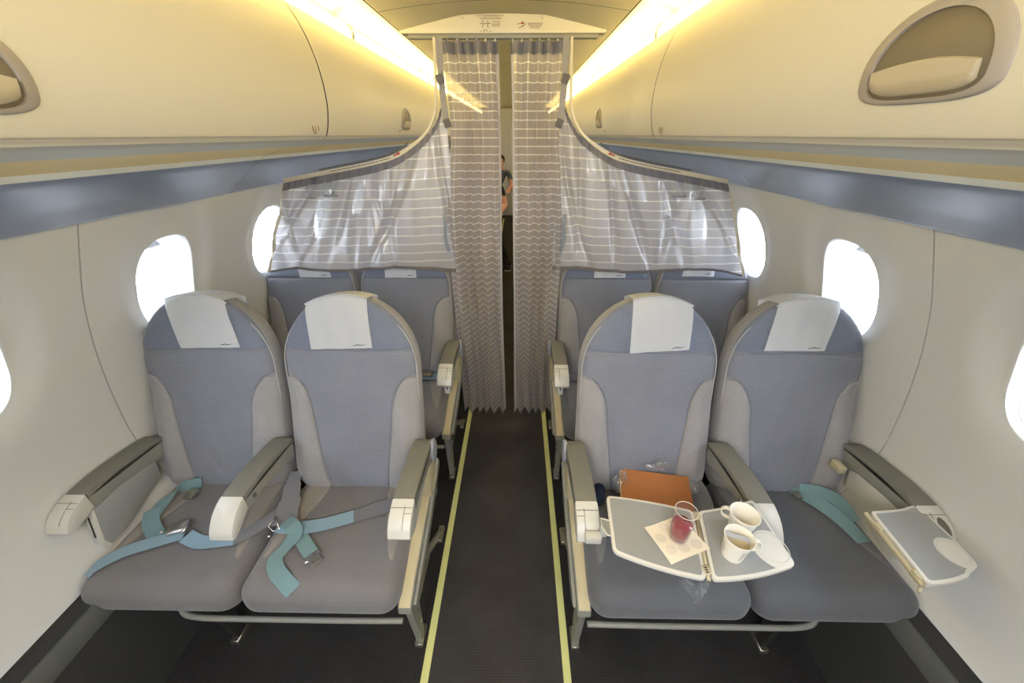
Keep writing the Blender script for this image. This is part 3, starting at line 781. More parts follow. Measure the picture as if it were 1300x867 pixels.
def build_seat(s, simple=False):
    r = empty('double_seat', (s*0.80, 0.85, 0.0))
    mir = s < 0
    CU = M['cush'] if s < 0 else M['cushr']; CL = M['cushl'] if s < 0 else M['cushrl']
    def P(name, bm, mat, parent=None, ang=38): return obj(name, bm, mat, parent or r, mirror=mir, ang=ang)
    for kk, cx in enumerate((CEN['aisle'], CEN['window'])):
        b = P('backrest', back_body(cx), M['body'], ang=60)
        ex = lambda s_: halfw(s_)*0.968
        wr = wrinkle(kk+3+(10 if s > 0 else 0))
        P('back_panel', patch(cx, lambda t: -min(xi(t), ex(t)), lambda t: min(xi(t), ex(t)), 0.03, 0.590, 26, 40, 0.007, wr=wr), M['back'], b, 50)
        P('headrest_panel', patch(cx, lambda t: -ex(t), ex, 0.592, BH-0.012, 24, 24, 0.0085, wr=wrinkle(kk+31+(10 if s > 0 else 0))), M['head'], b, 50)
        for sg in (-1, 1):
            fl = (lambda t: -halfw(t)*0.99) if sg < 0 else (lambda t: xi(t))
            fr = (lambda t: -xi(t)) if sg < 0 else (lambda t: halfw(t)*0.99)
            P('side_bolster', patch(cx, fl, fr, 0.012, 0.485, 18, 30, 0.010), M['bol'], b, 50)
        # piping along the arch
        pth = []
        for k in range(33):
            a = math.pi*k/32; 
            x = -BW*0.975*math.cos(a); t_ = 0.515+(BH-0.022-0.515)*max(0, 1-(abs(x)/(BW*0.975))**2)**(1/2.15)
            pth.append(bpos(cx, x, t_, fdepth(x*0.985, min(t_, 0.7))-0.001 if False else fdepth(x*0.985, t_)-0.001))
        pth = [bpos(cx, -BW*0.975, 0.06, 0.030), bpos(cx, -BW*0.975, 0.3, 0.028)]+pth+[bpos(cx, BW*0.975, 0.3, 0.028), bpos(cx, BW*0.975, 0.06, 0.030)]
        if not simple:
            bm = bmesh.new(); tube(bm, pth, 0.0022, 6); P('piping', bm, M['pipe'], b)
    hw = 0.252
    for cx in (0.550, 1.058):
        c = P('seat_cushion', cushion(cx, hw), CU, ang=60)
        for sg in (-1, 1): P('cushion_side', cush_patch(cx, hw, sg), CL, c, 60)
        bm = bmesh.new(); box(bm, cx-0.21, cx+0.21, 0.66, 1.08, 0.325, 0.350, 0.005); P('seat_pan', bm, M['greyd'])
    # armrests: grey pad on a lighter body, white nose piece
    for mi, (m_, wd) in enumerate(((0.282, 0.034), (0.818, 0.036), (1.315, 0.034))):
        bm = bmesh.new(); prism(bm, arm_prof(0), 'x', m_-wd+0.004, m_+wd-0.004, 0.006, 3)
        a = P('armrest', bm, M['greyl'])
        bm = bmesh.new()   # pad: follows the top
        top = catmull([(1.04, 0, .676), (1.01, 0, .685), (0.95, 0, .693), (0.86, 0, .700), (0.79, 0, .698), (0.765, 0, .694)], 4)
        pts = [(p.x, p.z) for p in top]+[(p.x, p.z-0.020) for p in reversed(top)]
        prism(bm, pts, 'x', m_-wd, m_+wd, 0.004, 2); P('arm_pad', bm, M['greyp'], a)
        bm = bmesh.new()
        top = catmull([(0.763, 0, .6955), (0.735, 0, .687), (0.705, 0, .672), (0.684, 0, .652)], 4)
        if mi == 1: top = catmull([(0.763, 0, .6955), (0.735, 0, .687), (0.705, 0, .668), (0.680, 0, .638), (0.672, 0, .615)], 4)
        pts = [(p.x, p.z) for p in top]+[(0.674, 0.630), (0.680, 0.617), (0.70, 0.618), (0.763, 0.640)] if mi != 1 else [(p.x, p.z) for p in top]+[(0.682, 0.606), (0.72, 0.622), (0.763, 0.648)]
        nose_m = M['white']
        prism(bm, pts, 'x', m_-wd-0.0005, m_+wd+0.0005, 0.004, 2); nz = P('arm_nose', bm, nose_m, a)
        if mi != 1:
            bm = bmesh.new(); tube(bm, [(m_-wd+0.002, 0.737, 0.6882), (m_+wd-0.002, 0.737, 0.6882)], 0.0009, 6)
            tube(bm, [(m_-0.010, p.x, p.z+0.0002) for p in top[3:]], 0.0009, 6); tube(bm, [(m_-wd+0.002, 0.722, 0.6815), (m_-0.010, 0.722, 0.6815)], 0.0009, 6)
            P('button_gap', bm, M['greyd'], a)
        if mi == 1:
            bm = bmesh.new()
            for sx in (-1, 1):
                c0 = Vector((m_+sx*(wd-0.003), 0.80, 0.658)); tube(bm, [c0, c0+Vector((sx*0.004, 0, 0))], 0.008, 14)
            P('recline_button', bm, M['steel'], a)
        # pivot cover disc behind
        if mi == 0:
            bm = bmesh.new(); sx = -1 if mi == 0 else 1
            pts = [(1.025+0.034*math.cos(2*math.pi*k/28), 0.640+0.048*math.sin(2*math.pi*k/28)) for k in range(28)]
            prism(bm, pts, 'x', m_-wd-0.008 if mi == 0 else m_-wd+0.006, m_-wd+0.006 if mi == 0 else m_+wd-0.006, 0.005, 2); P('pivot_cover', bm, M['lav'], a)
        if mi in (0, 2):
            # tray pocket hanging under the outer armrests
            z0 = 0.468; pts = [(0.99, 0.615), (0.86, 0.640), (0.755, 0.630), (0.725, 0.50), (0.735, z0), (0.80, z0+0.005), (0.97, 0.53)]
            if mi == 0: pts = [(0.99, 0.61), (0.86, 0.640), (0.765, 0.632), (0.745, 0.53), (0.755, 0.52), (0.80, 0.515), (0.97, 0.55)]
            xa = (m_-0.022, m_+0.010) if mi == 2 else (m_-0.010, m_+0.018)
            bm = bmesh.new(); prism(bm, pts, 'x', xa[0], xa[1], 0.005, 2); pk = P('tray_pocket', bm, M['white'], a)
            if not simple:
                if not (s > 0 and mi == 2) and not (s > 0 and mi == 0):
                    cy_, cz_ = 0.86, 0.575; q = [(cy_+(p[0]-cy_)*0.93, cz_+(p[1]-cz_)*0.91) for p in pts]
                    bm = bmesh.new()
                    if mi == 2: prism(bm, q, 'x', xa[0]-0.004, xa[0]+0.001, 0.003, 2)
                    else: prism(bm, q, 'x', xa[1]-0.001, xa[1]+0.004, 0.003, 2)
                    P('stowed_tray', bm, M['tray'], a)
                bm = bmesh.new(); xm = (xa[0]+xa[1])/2; p0, p1 = (pts[3], pts[2])
                q0 = [p0[0]+(p1[0]-p0[0])*.2, p0[1]+(p1[1]-p0[1])*.2]; q1 = [p0[0]+(p1[0]-p0[0])*.8, p0[1]+(p1[1]-p0[1])*.8]
                ribbon(bm, [(xm, q0[0]-.0002, q0[1]), (xm, q1[0]-.0002, q1[1])], [(1, 0, 0)]*2, 0.006, 0.001); P('pocket_slot', bm, M['dark'], a)
    # seat belts anchor brackets
    # aisle-side cover and post
    bm = bmesh.new()
    prism(bm, [(0.955, 0.62), (1.045, 0.62), (1.06, 0.50), (1.03, 0.40), (0.965, 0.40), (0.95, 0.50)], 'x', 0.256, 0.284, 0.005, 2)
    P('side_post', bm, M['cream'])
    bm = bmesh.new()
    path = [(1.02, 0.47), (0.93, 0.455), (0.84, 0.44), (0.75, 0.42), (0.66, 0.395), (0.61, 0.375)]
    pts = [(p[0], p[1]) for p in path]+[(0.605, 0.350), (0.66, 0.345), (0.80, 0.355), (1.0, 0.375)]
    prism(bm, pts, 'x', 0.262, 0.306, 0.005, 2); sc = P('side_cover', bm, M['greyl'])
    bm = bmesh.new()
    pts = [(p[0], p[1]+0.003) for p in path]+[(p[0], p[1]-0.004) for p in reversed(path)]
    prism(bm, pts, 'x', 0.266, 0.302, 0.002, 2); P('cream_trim', bm, M['cream'], sc)
    bm = bmesh.new()
    prism(bm, [(1.08, 0.54), (1.10, 0.50), (0.99, 0.43), (0.72, 0.345), (0.66, 0.34), (0.625, 0.365), (0.70, 0.39), (0.90, 0.445), (1.04, 0.50)], 'x', 0.250, 0.262, 0.003, 2)
    P('outer_cover', bm, M['greyl'], sc)
    # legs and frame tubes
    for m_ in (0.292, 0.985):
        bm = bmesh.new(); prism(bm, [(0.635, 0.36), (0.725, 0.36), (0.702, 0.02), (0.668, 0.02)], 'x', m_-0.012, m_+0.012, 0.002, 1)
        leg = P('leg', bm, M['greyl'] if m_ < 0.5 else M['dark'])
        bm = bmesh.new(); box(bm, m_-0.016, m_+0.016, 0.652, 0.725, 0.0, 0.024, 0.003, 1); P('track_foot', bm, M['metal'], leg)
        bm = bmesh.new(); prism(bm, [(0.72, 0.33), (0.76, 0.34), (1.12, 0.03), (1.08, 0.025)], 'x', m_-0.007, m_+0.007, 0.002, 1)
        leg = P('leg', bm, M['greyl'] if m_ < 0.5 else M['dark'])
        bm = bmesh.new(); box(bm, m_-0.015, m_+0.015, 1.06, 1.14, 0.0, 0.022, 0.003, 1); P('track_foot', bm, M['metal'], leg)
        if m_ < 0.5:
            bm = bmesh.new(); prism(bm, [(0.70, 0.20), (0.705, 0.175), (0.94, 0.165), (0.94, 0.18)], 'x', m_-0.005, m_+0.005); P('leg_brace', bm, M['metal'])
            bm = bmesh.new()
            for (yy, zz) in ((0.69, 0.27), (0.69, 0.20), (0.69, 0.12)): tube(bm, [(m_-0.014, yy, zz), (m_+0.014, yy, zz)], 0.007, 8)
            P('bolt', bm, M['steel'], leg)
    bm = bmesh.new(); tube(bm, catmull([(0.30, 0.612, 0.293), (0.5, 0.610, 0.293), (0.8, 0.610, 0.293), (0.98, 0.612, 0.294), (1.04, 0.63, 0.303), (1.07, 0.68, 0.325)], 5), 0.0095, 10)
    P('baggage_bar', bm, M['greyl'])
    for yy in (0.76, 0.98):
        bm = bmesh.new(); tube(bm, [(0.28, yy, 0.315), (1.24, yy, 0.315)], 0.018, 12); P('cross_tube', bm, M['greyd'])
    return r
def mk(pts_s, s): return pts_s
def copy_tree(o, parent=None):
    c = o.copy(); COL.objects.link(c)
    if parent is not None: c.parent = parent
    ORIG[c.name] = Vector((0, 0, 0))
    for ch in [q for q in KIDS.get(o.name, [])]: copy_tree(ch, c)
    return c
PITCH = 0.775
seats = {}
for s in (-1, 1): seats[s] = build_seat(s)
bpy.context.view_layer.update()
KIDS = {}
for q in bpy.data.objects:
    if q.parent is not None: KIDS.setdefault(q.parent.name, []).append(q)
words = {2: 'second-row', 3: 'third-row', 4: 'fourth-row', 5: 'fifth-row', 6: 'sixth-row', 7: 'seventh-row', 8: 'eighth-row', 9: 'ninth-row'}
for s in (-1, 1):
    for row in range(2, 10):
        c = copy_tree(seats[s]); c.location.y += PITCH*(row-1)
        seats[(s, row)] = c
        where = 'half hidden by the side curtain' if row == 2 else 'behind the curtain'
        tag(c, '%s grey double seat %s of the aisle, %s' % (words[row], SIDE[s], where), 'airplane seat', 'double seats')
tag(seats[-1], 'front-row blue-grey double seat left of the aisle with teal belts lying on it', 'airplane seat', 'double seats')
tag(seats[1], 'front-row blue-grey double seat right of the aisle with folding trays swung out', 'airplane seat', 'double seats')

# ------------------------------------------------------------------ paper headrest covers
def headrest_cover(name, cx, x0, w, slo, skew, row, lab, curl=0.0, s_=-1, seed=1, bottom_skew=0.0):
    r = random.Random(seed); ph = r.uniform(0, 6)
    bm = bmesh.new(); dy = PITCH*(row-1)
    def f(u, v):
        q = (u-0.5)*w
        # v: 0 lower front edge, up over the arch, down the back
        xb = x0+q; st = top_s(xb*0.96)+0.006
        if v < 0.74:
            t = v/0.74; s = slo+bottom_skew*(u-0.5)+(st-slo-bottom_skew*(u-0.5))*t; x = x0+q+skew*(1-t)
            wz = 0.0015*math.sin(9*u+ph)*math.sin(5*t+ph)+0.0012*math.sin(17*u+2*t)
            d = fdepth(x, min(s, st))-0.0115-wz
            d = d*(1-t**6)+(-0.006)*t**6 if t > 0.5 else d
            s -= 0.0
            return bpos(cx, x, s, d)+Vector((0, dy, 0))
        t = (v-0.74)/0.26
        if t < 0.45:
            k = t/0.45; return bpos(cx, xb, st+0.003*math.sin(math.pi*k)+curl*math.sin(math.pi*k)*(u if True else 0), -0.006+(BT+0.014)*k)+Vector((0, dy, 0))
        k = (t-0.45)/0.55; return bpos(cx, xb, st-0.05*k, BT+0.008+0.002*k)+Vector((0, dy, 0))
    grid(bm, f, 22, 50)
    bmesh.ops.solidify(bm, geom=bm.faces[:], thickness=0.0008)
    bmesh.ops.recalc_face_normals(bm, faces=bm.faces[:])
    o = obj(name, bm, M['paper'], mirror=False, at=bpos(cx, x0, top_s(x0), 0)+Vector((0, dy, 0)), ang=60)
    tag(o, lab, 'headrest cover', 'paper headrest covers')
    # small printed swoosh near the lower right corner
    bm = bmesh.new(); p_ = []
    for k in range(13):
        t = k/12; u = 0.70+0.22*t; v = 0.040+0.020*t+0.010*math.sin(t*math.pi*1.0)*(1 if t < .5 else -.2)
        p_.append(f(u, v)+Vector((0, -0.0022, 0)))
    ribbon(bm, p_, [(0, 0, 1)]*13, [0.0006+0.0022*math.sin(math.pi*min(1, .15+k/13)) for k in range(13)], 0.0006)
    obj('printed_swoosh', bm, M['ink'], o)
    return o
ca, cw = CEN['aisle'], CEN['window']
headrest_cover('headrest_cover', -cw, 0.005, 0.215, 0.600, 0.035, 1, 'paper headrest cover slanting on the front-row left window seat', seed=1, bottom_skew=0.004)
headrest_cover('headrest_cover', -ca, -0.022, 0.222, 0.600, 0.008, 1, 'paper headrest cover on the front-row left aisle seat', seed=2, bottom_skew=0.006)
headrest_cover('headrest_cover', ca, 0.022, 0.212, 0.598, 0.0, 1, 'paper headrest cover on the front-row right aisle seat above the tan folder', seed=3, bottom_skew=0.014)
headrest_cover('headrest_cover', cw, -0.005, 0.215, 0.604, -0.030, 1, 'paper headrest cover slanting on the front-row right window seat', seed=4)
headrest_cover('headrest_cover', -cw, 0.03, 0.17, 0.595, 0.02, 2, 'paper headrest cover peeking below the curtain on second-row left window seat', seed=5)
headrest_cover('headrest_cover', -ca, -0.015, 0.17, 0.595, 0.0, 2, 'paper headrest cover peeking below the curtain on second-row left aisle seat', seed=6)
headrest_cover('headrest_cover', ca, 0.01, 0.17, 0.600, 0.0, 2, 'paper headrest cover peeking below the curtain on second-row right aisle seat', seed=7)
headrest_cover('headrest_cover', cw, -0.03, 0.17, 0.610, -0.02, 2, 'paper headrest cover peeking below the curtain on second-row right window seat', seed=8)

# ------------------------------------------------------------------ belts on the front-row left seats (and a few elsewhere)
def ctz(x, y, s):
    for cx in (0.55, 1.058):
        if abs(abs(x)-cx) <= 0.254: return cush_top(cx, 0.252, abs(x), y)
    return 0.45
def belt(parent, s, pts, sides, w, mat, name='belt_strap', n=8):
    """pts: (x, y, lift above the cushion top) ; lift may be None with explicit z in 4th"""
    q = []
    for p in pts:
        z = p[3] if len(p) > 3 else ctz(p[0], p[1], s)+p[2]+0.004
        q.append((p[0], p[1], z))
    return obj(name, smooth_ribbon(q, sides, w, n), mat, parent, ang=60)
LS = seats[-1]; RS = seats[1]
# window seat, left: strap from the outer rear, folding back, buckle, and straps across
b1 = belt(LS, -1, [(-1.17, 0.99, 0.02), (-1.22, 0.95, 0.03), (-1.235, 0.89, 0.02), (-1.235, 0.84, 0.012)], [(0.5, .4, 0.7), (0.6, .5, .5), (1, .2, .1), (1, 0, 0)], 0.048, M['belt'])
belt(LS, -1, [(-1.25, 0.86, 0.018), (-1.225, 0.82, 0.012), (-1.19, 0.79, 0.006), (-1.15, 0.765, 0.006)], [(1, .6, 0), (1, .8, 0), (.9, 1, 0), (.6, 1, 0)], 0.048, M['belt'])
belt(LS, -1, [(-1.286, 0.645, 0.004), (-1.27, 0.675, 0.006), (-1.22, 0.715, 0.008), (-1.14, 0.752, 0.010), (-1.07, 0.778, 0.014)], [(-.5, 1, 0), (-.5, 1, 0), (-.45, 1, 0), (-.35, 1, 0), (-.3, 1, 0)], 0.046, M['beltblue'])
belt(LS, -1, [(-1.06, 0.770, 0.012), (-1.0, 0.752, 0.007), (-0.94, 0.757, 0.007), (-0.885, 0.765, 0.006)], [(.1, 1, 0), (0, 1, 0), (0, 1, 0), (-.1, 1, 0)], 0.046, M['beltblue'])
belt(LS, -1, [(-0.89, 0.765, 0.006), (-0.84, 0.79, 0.02), (-0.79, 0.86, 0.03), (-0.80, 0.95, 0.02)], [(-.1, 1, 0), (-.4, 1, 0), (-.9, .5, 0), (-1, .2, 0)], 0.05, M['beltgrey'])
bm = bmesh.new(); round_box(bm, (-0.030, -0.024, 0), (0.030, 0.024, 0.016), 0.006, 6)
bmesh.ops.rotate(bm, verts=bm.verts[:], matrix=Matrix.Rotation(0.35, 3, 'Z')); bmesh.ops.translate(bm, verts=bm.verts[:], vec=(-1.105, 0.795, ctz(-1.105, 0.795, -1)+0.014))
bk = obj('belt_buckle', bm, M['steel'], LS)
bm = bmesh.new(); tube(bm, [(-1.066, 0.800, 0.50), (-1.072, 0.772, 0.494)], 0.006, 8); tube(bm, [(-1.145, 0.785, 0.49), (-1.150, 0.772, 0.488)], 0.004, 8)
obj('buckle_pin', bm, M['steel'], bk)
bm = bmesh.new(); box(bm, -1.185, -1.150, 0.915, 0.955, 0.478, 0.492, 0.003); obj('anchor_plate', bm, M['metal'], LS)
# aisle seat, left: grey sleeve, buckle on its edge, teal strap to the right, hanging loop and tongue
belt(LS, -1, [(-0.80, 1.02, 0.0, 0.52), (-0.785, 0.96, 0.0, 0.515), (-0.765, 0.90, 0.0, 0.505), (-0.755, 0.85, 0.0, 0.495), (-0.75, 0.81, 0.0, 0.488)], [(1, .1, 0)]*5, [0.05]*8+[0.06]*8+[0.075]*8+[0.085]*9, M['beltgrey'], 'belt_sleeve')
belt(LS, -1, [(-0.765, 0.81, 0.012), (-0.69, 0.808, 0.010), (-0.61, 0.825, 0.008), (-0.52, 0.858, 0.008)], [(.05, 1, 0), (0, 1, 0), (-.25, 1, 0), (-.4, 1, 0)], 0.050, M['beltblue'])
belt(LS, -1, [(-0.53, 0.855, 0.006), (-0.46, 0.885, 0.006), (-0.38, 0.915, 0.008), (-0.325, 0.95, 0.012)], [(-.4, 1, 0), (-.4, 1, 0), (-.5, 1, 0), (-.5, 1, 0)], [0.052]*8+[0.058]*8+[0.062]*9, M['beltgrey'])
belt(LS, -1, [(-0.735, 0.815, 0.030), (-0.705, 0.80, 0.036), (-0.685, 0.775, 0.022), (-0.700, 0.735, 0.008), (-0.712, 0.70, 0.006), (-0.690, 0.665, 0.004), (-0.645, 0.632, 0.004), (-0.612, 0.612, 0.003)],
     [(.3, 1, 0), (.8, .8, 0), (1, .3, 0), (.9, -.3, .2), (1, .15, 0), (1, .6, 0), (1, .9, 0), (1, .9, 0)], 0.046, M['belt'])
belt(LS, -1, [(-0.675, 0.785, 0.006), (-0.655, 0.762, 0.010), (-0.625, 0.735, 0.008), (-0.605, 0.718, 0.006)], [(1, .9, 0)]*4, 0.044, M['belt'])
bm = bmesh.new()
pts = [(-0.026, -0.012), (0.026, -0.012), (0.026, 0.004), (0.018, 0.006), (0.018, 0.034), (-0.018, 0.034), (-0.018, 0.006), (-0.026, 0.004)]
prism(bm, pts, 'z', 0, 0.003, 0.0008, 1)
h = bmesh.new()
bmesh.ops.rotate(bm, verts=bm.verts[:], matrix=Matrix.Rotation(math.radians(-128), 3, 'Z')); bmesh.ops.translate(bm, verts=bm.verts[:], vec=(-0.596, 0.708, ctz(-0.6, 0.70, -1)+0.009))
tg_ = obj('belt_tongue', bm, M['steel'], LS)
bm = bmesh.new(); box(bm, -0.011, 0.011, 0.012, 0.026, 0.0029, 0.0034)
bmesh.ops.rotate(bm, verts=bm.verts[:], matrix=Matrix.Rotation(math.radians(-128), 3, 'Z')); bmesh.ops.translate(bm, verts=bm.verts[:], vec=(-0.596, 0.708, ctz(-0.6, 0.70, -1)+0.009))
obj('tongue_slot', bm, M['greyd'], tg_)
bm = bmesh.new(); tube(bm, [(-0.775, 0.825, 0.512), (-0.745, 0.79, 0.498), (-0.765, 0.785, 0.49), (-0.79, 0.80, 0.495), (-0.775, 0.825, 0.512)], 0.003, 8)
tube(bm, [(-0.775, 0.775, 0.488), (-0.770, 0.765, 0.486)], 0.006, 8)
obj('belt_adjuster', bm, M['steel'], LS)
# right window seat: teal belt slack at the outer rear corner
belt(RS, 1, [(1.14, 1.0, 0.012), (1.19, 0.93, 0.02), (1.22, 0.86, 0.018), (1.235, 0.78, 0.012)], [(1, .4, .2), (1, .3, .5), (1, .1, .3), (1, 0, 0)], 0.048, M['belt'])
belt(RS, 1, [(1.16, 0.99, 0.02), (1.215, 0.965, 0.035), (1.25, 0.92, 0.03), (1.262, 0.86, 0.0)], [(0.3, .6, .7), (0.4, .6, .6), (1, .2, .5), (1, 0, .2)], 0.045, M['belt'])
bm = bmesh.new(); box(bm, 1.125, 1.15, 0.955, 0.985, 0.474, 0.486, 0.003); obj('anchor_plate', bm, M['metal'], RS)
# grey folded belt between the right seats
belt(RS, 1, [(0.74, 1.02, 0.03), (0.745, 0.97, 0.035), (0.75, 0.91, 0.02), (0.735, 0.86, 0.008)], [(1, .1, .3), (1, .1, .5), (1, 0, .3), (1, 0, 0)], [0.07]*25, M['beltgrey'], 'belt_sleeve')
# second row belts
for s in (-1, 1):
    R2 = seats[(s, 2)]; ORIG[R2.name] = Vector(R2.location)
    belt(R2, s, [(s*0.33, 0.94+PITCH, 0, 0.50), (s*0.40, 0.96+PITCH, 0, 0.485), (s*0.47, 0.965+PITCH, 0, 0.482), (s*0.56, 0.97+PITCH, 0, 0.48)], [(0, 1, .3), (0, 1, .2), (0, 1, .2), (.1, 1, 0)], 0.048, M['beltgrey'] if s > 0 else M['beltblue'])
    if s < 0:
        bm = bmesh.new(); round_box(bm, (-0.47, 0.945+PITCH, 0.488), (-0.41, 0.995+PITCH, 0.506), 0.006, 6); obj('belt_buckle', bm, M['metal'], R2)

# ------------------------------------------------------------------ unfolded tray, right aisle seat
TZ = 0.705
def fillet(pts, r, seg=6):
    out = []; n = len(pts)
    for i in range(n):
        p = Vector(pts[i]); a = Vector(pts[i-1])-p; b = Vector(pts[(i+1) % n])-p
        if a.length < 1e-5 or b.length < 1e-5: continue
        if (math.pi-a.angle(b)) < math.radians(25): out.append(tuple(p)); continue
        d = min(r, a.length*0.6, b.length*0.6); A = p+a.normalized()*d; B = p+b.normalized()*d
        for k in range(seg+1):
            t = k/seg; out.append(tuple(A*(1-t)**2+p*2*t*(1-t)+B*t*t))
    return out
def leaf(pts, z0=TZ-0.012, z1=TZ, rnd=0.016):
    bm = bmesh.new(); prism(bm, fillet(pts, rnd), 'z', z0, z1, 0.0022, 2); return bm
def inset(pts, d):
    c = Vector((sum(p[0] for p in pts)/len(pts), sum(p[1] for p in pts)/len(pts))); out = []
    n = len(pts)
    for i in range(n):
        p = Vector(pts[i]); a = Vector(pts[i-1]); b = Vector(pts[(i+1) % n])
        e1 = (p-a).normalized(); e2 = (b-p).normalized(); n1 = Vector((-e1.y, e1.x)); n2 = Vector((-e2.y, e2.x))
        if (c-p).dot(n1) < 0: n1 = -n1
        if (c-p).dot(n2) < 0: n2 = -n2
        m_ = (n1+n2); m_ = m_/max(0.3, m_.dot(n1)); out.append((p.x+m_.x*d, p.y+m_.y*d))
    return out
def arc(p, q, bul, n=8):
    p = Vector(p); q = Vector(q); d = q-p; nr = Vector((-d.y, d.x)).normalized()
    return [tuple(p+d*(k/n)+nr*bul*4*(k/n)*(1-k/n)) for k in range(n)]
left_leaf = arc((0.345, 0.778), (0.327, 0.600), 0.0, 1)+arc((0.327, 0.600), (0.546, 0.531), -0.008, 8)+[(0.546, 0.531), (0.592, 0.728)]+arc((0.592, 0.728), (0.345, 0.778), -0.006, 8)[1:]
right_leaf = [(0.560, 0.530)]+arc((0.560, 0.530), (0.795, 0.572), -0.010, 8)[1:]+[(0.795, 0.572), (0.790, 0.770)]+arc((0.790, 0.770), (0.606, 0.727), 0.004, 8)[1:]+[(0.606, 0.727)]
def tray_surface(pts, z1, cupc, rad, parent, mat=None, name='grey_mat'):
    """grey mat set in the white rim; cut back round the cup recess"""
    ins = fillet(inset(pts, 0.0085), 0.010); c = Vector(cupc); out = []
    bm = bmesh.new()
    vs = [bm.verts.new((p[0], p[1], z1)) for p in ins]; f = bm.faces.new(vs)
    if rad:
        # cut away a rounded corner zone: clip by polygon subtraction done on a fine grid
        bm.free(); bm = bmesh.new()
        # walk: replace corner nearest the cup centre by an arc around it
        k = min(range(len(ins)), key=lambda i: (Vector(ins[i])-c).length)
        keep = [p for p in ins if (Vector(p)-c).length > rad]
        # find insertion index where points were removed
        idx = [i for i, p in enumerate(ins) if (Vector(p)-c).length <= rad]
        n = len(ins); a = ins[(idx[0]-1) % n] if idx else ins[(k-1) % n]
        st, en = idx[0], idx[-1]
        if len(idx) > 1 and en-st+1 != len(idx):   # wraps round
            st = next(i for i in idx if (i-1) % n not in idx); en = next(i for i in idx if (i+1) % n not in idx)
        def cross(pin, pout):
            pin = Vector(pin); pout = Vector(pout)
            lo, hi = 0.0, 1.0
            for _ in range(40):
                m_ = (lo+hi)/2
                if ((pin.lerp(pout, m_))-c).length > rad: hi = m_
                else: lo = m_
            return pin.lerp(pout, hi)
        A = cross(ins[st], ins[(st-1) % n]); B = cross(ins[en], ins[(en+1) % n])
        aa = math.atan2(A.y-c.y, A.x-c.x); ab = math.atan2(B.y-c.y, B.x-c.x)
        cen = Vector((sum(p[0] for p in ins)/n, sum(p[1] for p in ins)/n))
        am = math.atan2(cen.y-c.y, cen.x-c.x)
        d1 = (ab-aa) % (2*math.pi); dm = (am-aa) % (2*math.pi)
        if dm > d1: d1 -= 2*math.pi
        arcp = [(c.x+rad*math.cos(aa+d1*k/14), c.y+rad*math.sin(aa+d1*k/14)) for k in range(15)]
        seq = []; i = (en+1) % n
        while i != st: seq.append(ins[i]); i = (i+1) % n
        poly = seq+arcp
        prism(bm, poly, 'z', z1-0.001, z1+0.0006)
    else:
        bm.free(); bm = bmesh.new(); prism(bm, ins, 'z', z1-0.001, z1+0.0006)
    bmesh.ops.triangulate(bm, faces=[f for f in bm.faces if len(f.verts) > 4])
    obj(name, bm, mat or M['tray'], parent)
tt = obj('folding_tray', leaf(left_leaf), M['trayrim'], RS, ang=30); tray_surface(left_leaf, TZ, (0, 0), 0, tt)
bm = leaf(right_leaf); o = obj('tray_leaf', bm, M['trayrim'], tt, ang=30)
tray_surface(right_leaf, TZ, (0.762, 0.612), 0.056, tt)
bm = bmesh.new(); c0 = (0.757, 0.617, TZ)
rp = [(0.040, 0.0002), (0.041, 0.0012), (0.0425, 0.0012), (0.043, 0.0002)]; lathe(bm, rp, c0, 40, cap0=False); obj('cup_ring', bm, M['trayrim'], tt)
bm = bmesh.new()
for (ax, ay) in ((0.5495, 0.556), (0.590, 0.712)):
    round_box(bm, (ax-0.003, ay-0.012, TZ-0.006), (ax+0.016, ay+0.012, TZ+0.0015), 0.002, 4)
tube(bm, [(0.553, 0.532, TZ-0.006), (0.600, 0.726, TZ-0.006)], 0.005, 8)
obj('tray_hinge', bm, M['cream'], tt)
bm = bmesh.new()
for k in range(3): box(bm, 0.5505, 0.5585, 0.547+k*0.006, 0.550+k*0.006, TZ+0.0016, TZ+0.0022)
obj('hinge_screw', bm, M['ink'], tt)
# swing arm that carries the tray: bracket on the armrest and wire-rimmed link plate
bm = bmesh.new(); box(bm, 0.268, 0.314, 0.66, 0.685, 0.640, 0.668, 0.003); box(bm, 0.312, 0.330, 0.672, 0.69, 0.655, 0.70, 0.002); obj('tray_bracket', bm, M['white'], tt)
link = [(0.312, 0.700), (0.346, 0.690), (0.346, 0.668), (0.336, 0.645), (0.322, 0.648), (0.312, 0.672)]
bm = bmesh.new(); prism(bm, link, 'z', 0.697, 0.703, 0.001, 1); lk = obj('link_plate', bm, M['greyl'], tt)
bm = bmesh.new(); q = [(p[0], p[1], 0.7035) for p in link]; tube(bm, q+[q[0]], 0.0022, 6); obj('link_rim', bm, M['trayrim'], tt)

# second tray, folded flat beside the right window armrest
T2 = 0.688
l2 = arc((1.135, 0.748), (1.110, 0.538), 0.0, 1)+arc((1.110, 0.538), (1.300, 0.588), -0.012, 8)+[(1.300, 0.588), (1.310, 0.640), (1.312, 0.775)]+arc((1.312, 0.775), (1.135, 0.748), 0.006, 8)[1:]
l2 = [(x-0.012 if x > 1.25 else x, y) for x, y in l2]
t2 = obj('folding_tray', leaf(l2, T2-0.012, T2, 0.014), M['trayrim'], RS, ang=30); tray_surface(l2, T2, (1.262, 0.620), 0.045, t2)
for v in (t2,): pass
bm = bmesh.new(); c0 = (1.256, 0.624, T2); lathe(bm, [(0.030, 0.0002), (0.031, 0.001), (0.0325, 0.001), (0.033, 0.0002)], c0, 36, cap0=False); obj('cup_ring', bm, M['trayrim'], t2)
l3 = [(x*0.97+0.033, y) for x, y in l2]
bm = leaf([(p[0]-0.004, p[1]+0.002) for p in inset(l2, 0.002)], T2-0.028, T2-0.015, 0.012); obj('tray_leaf', bm, M['trayrim'], t2, ang=30)
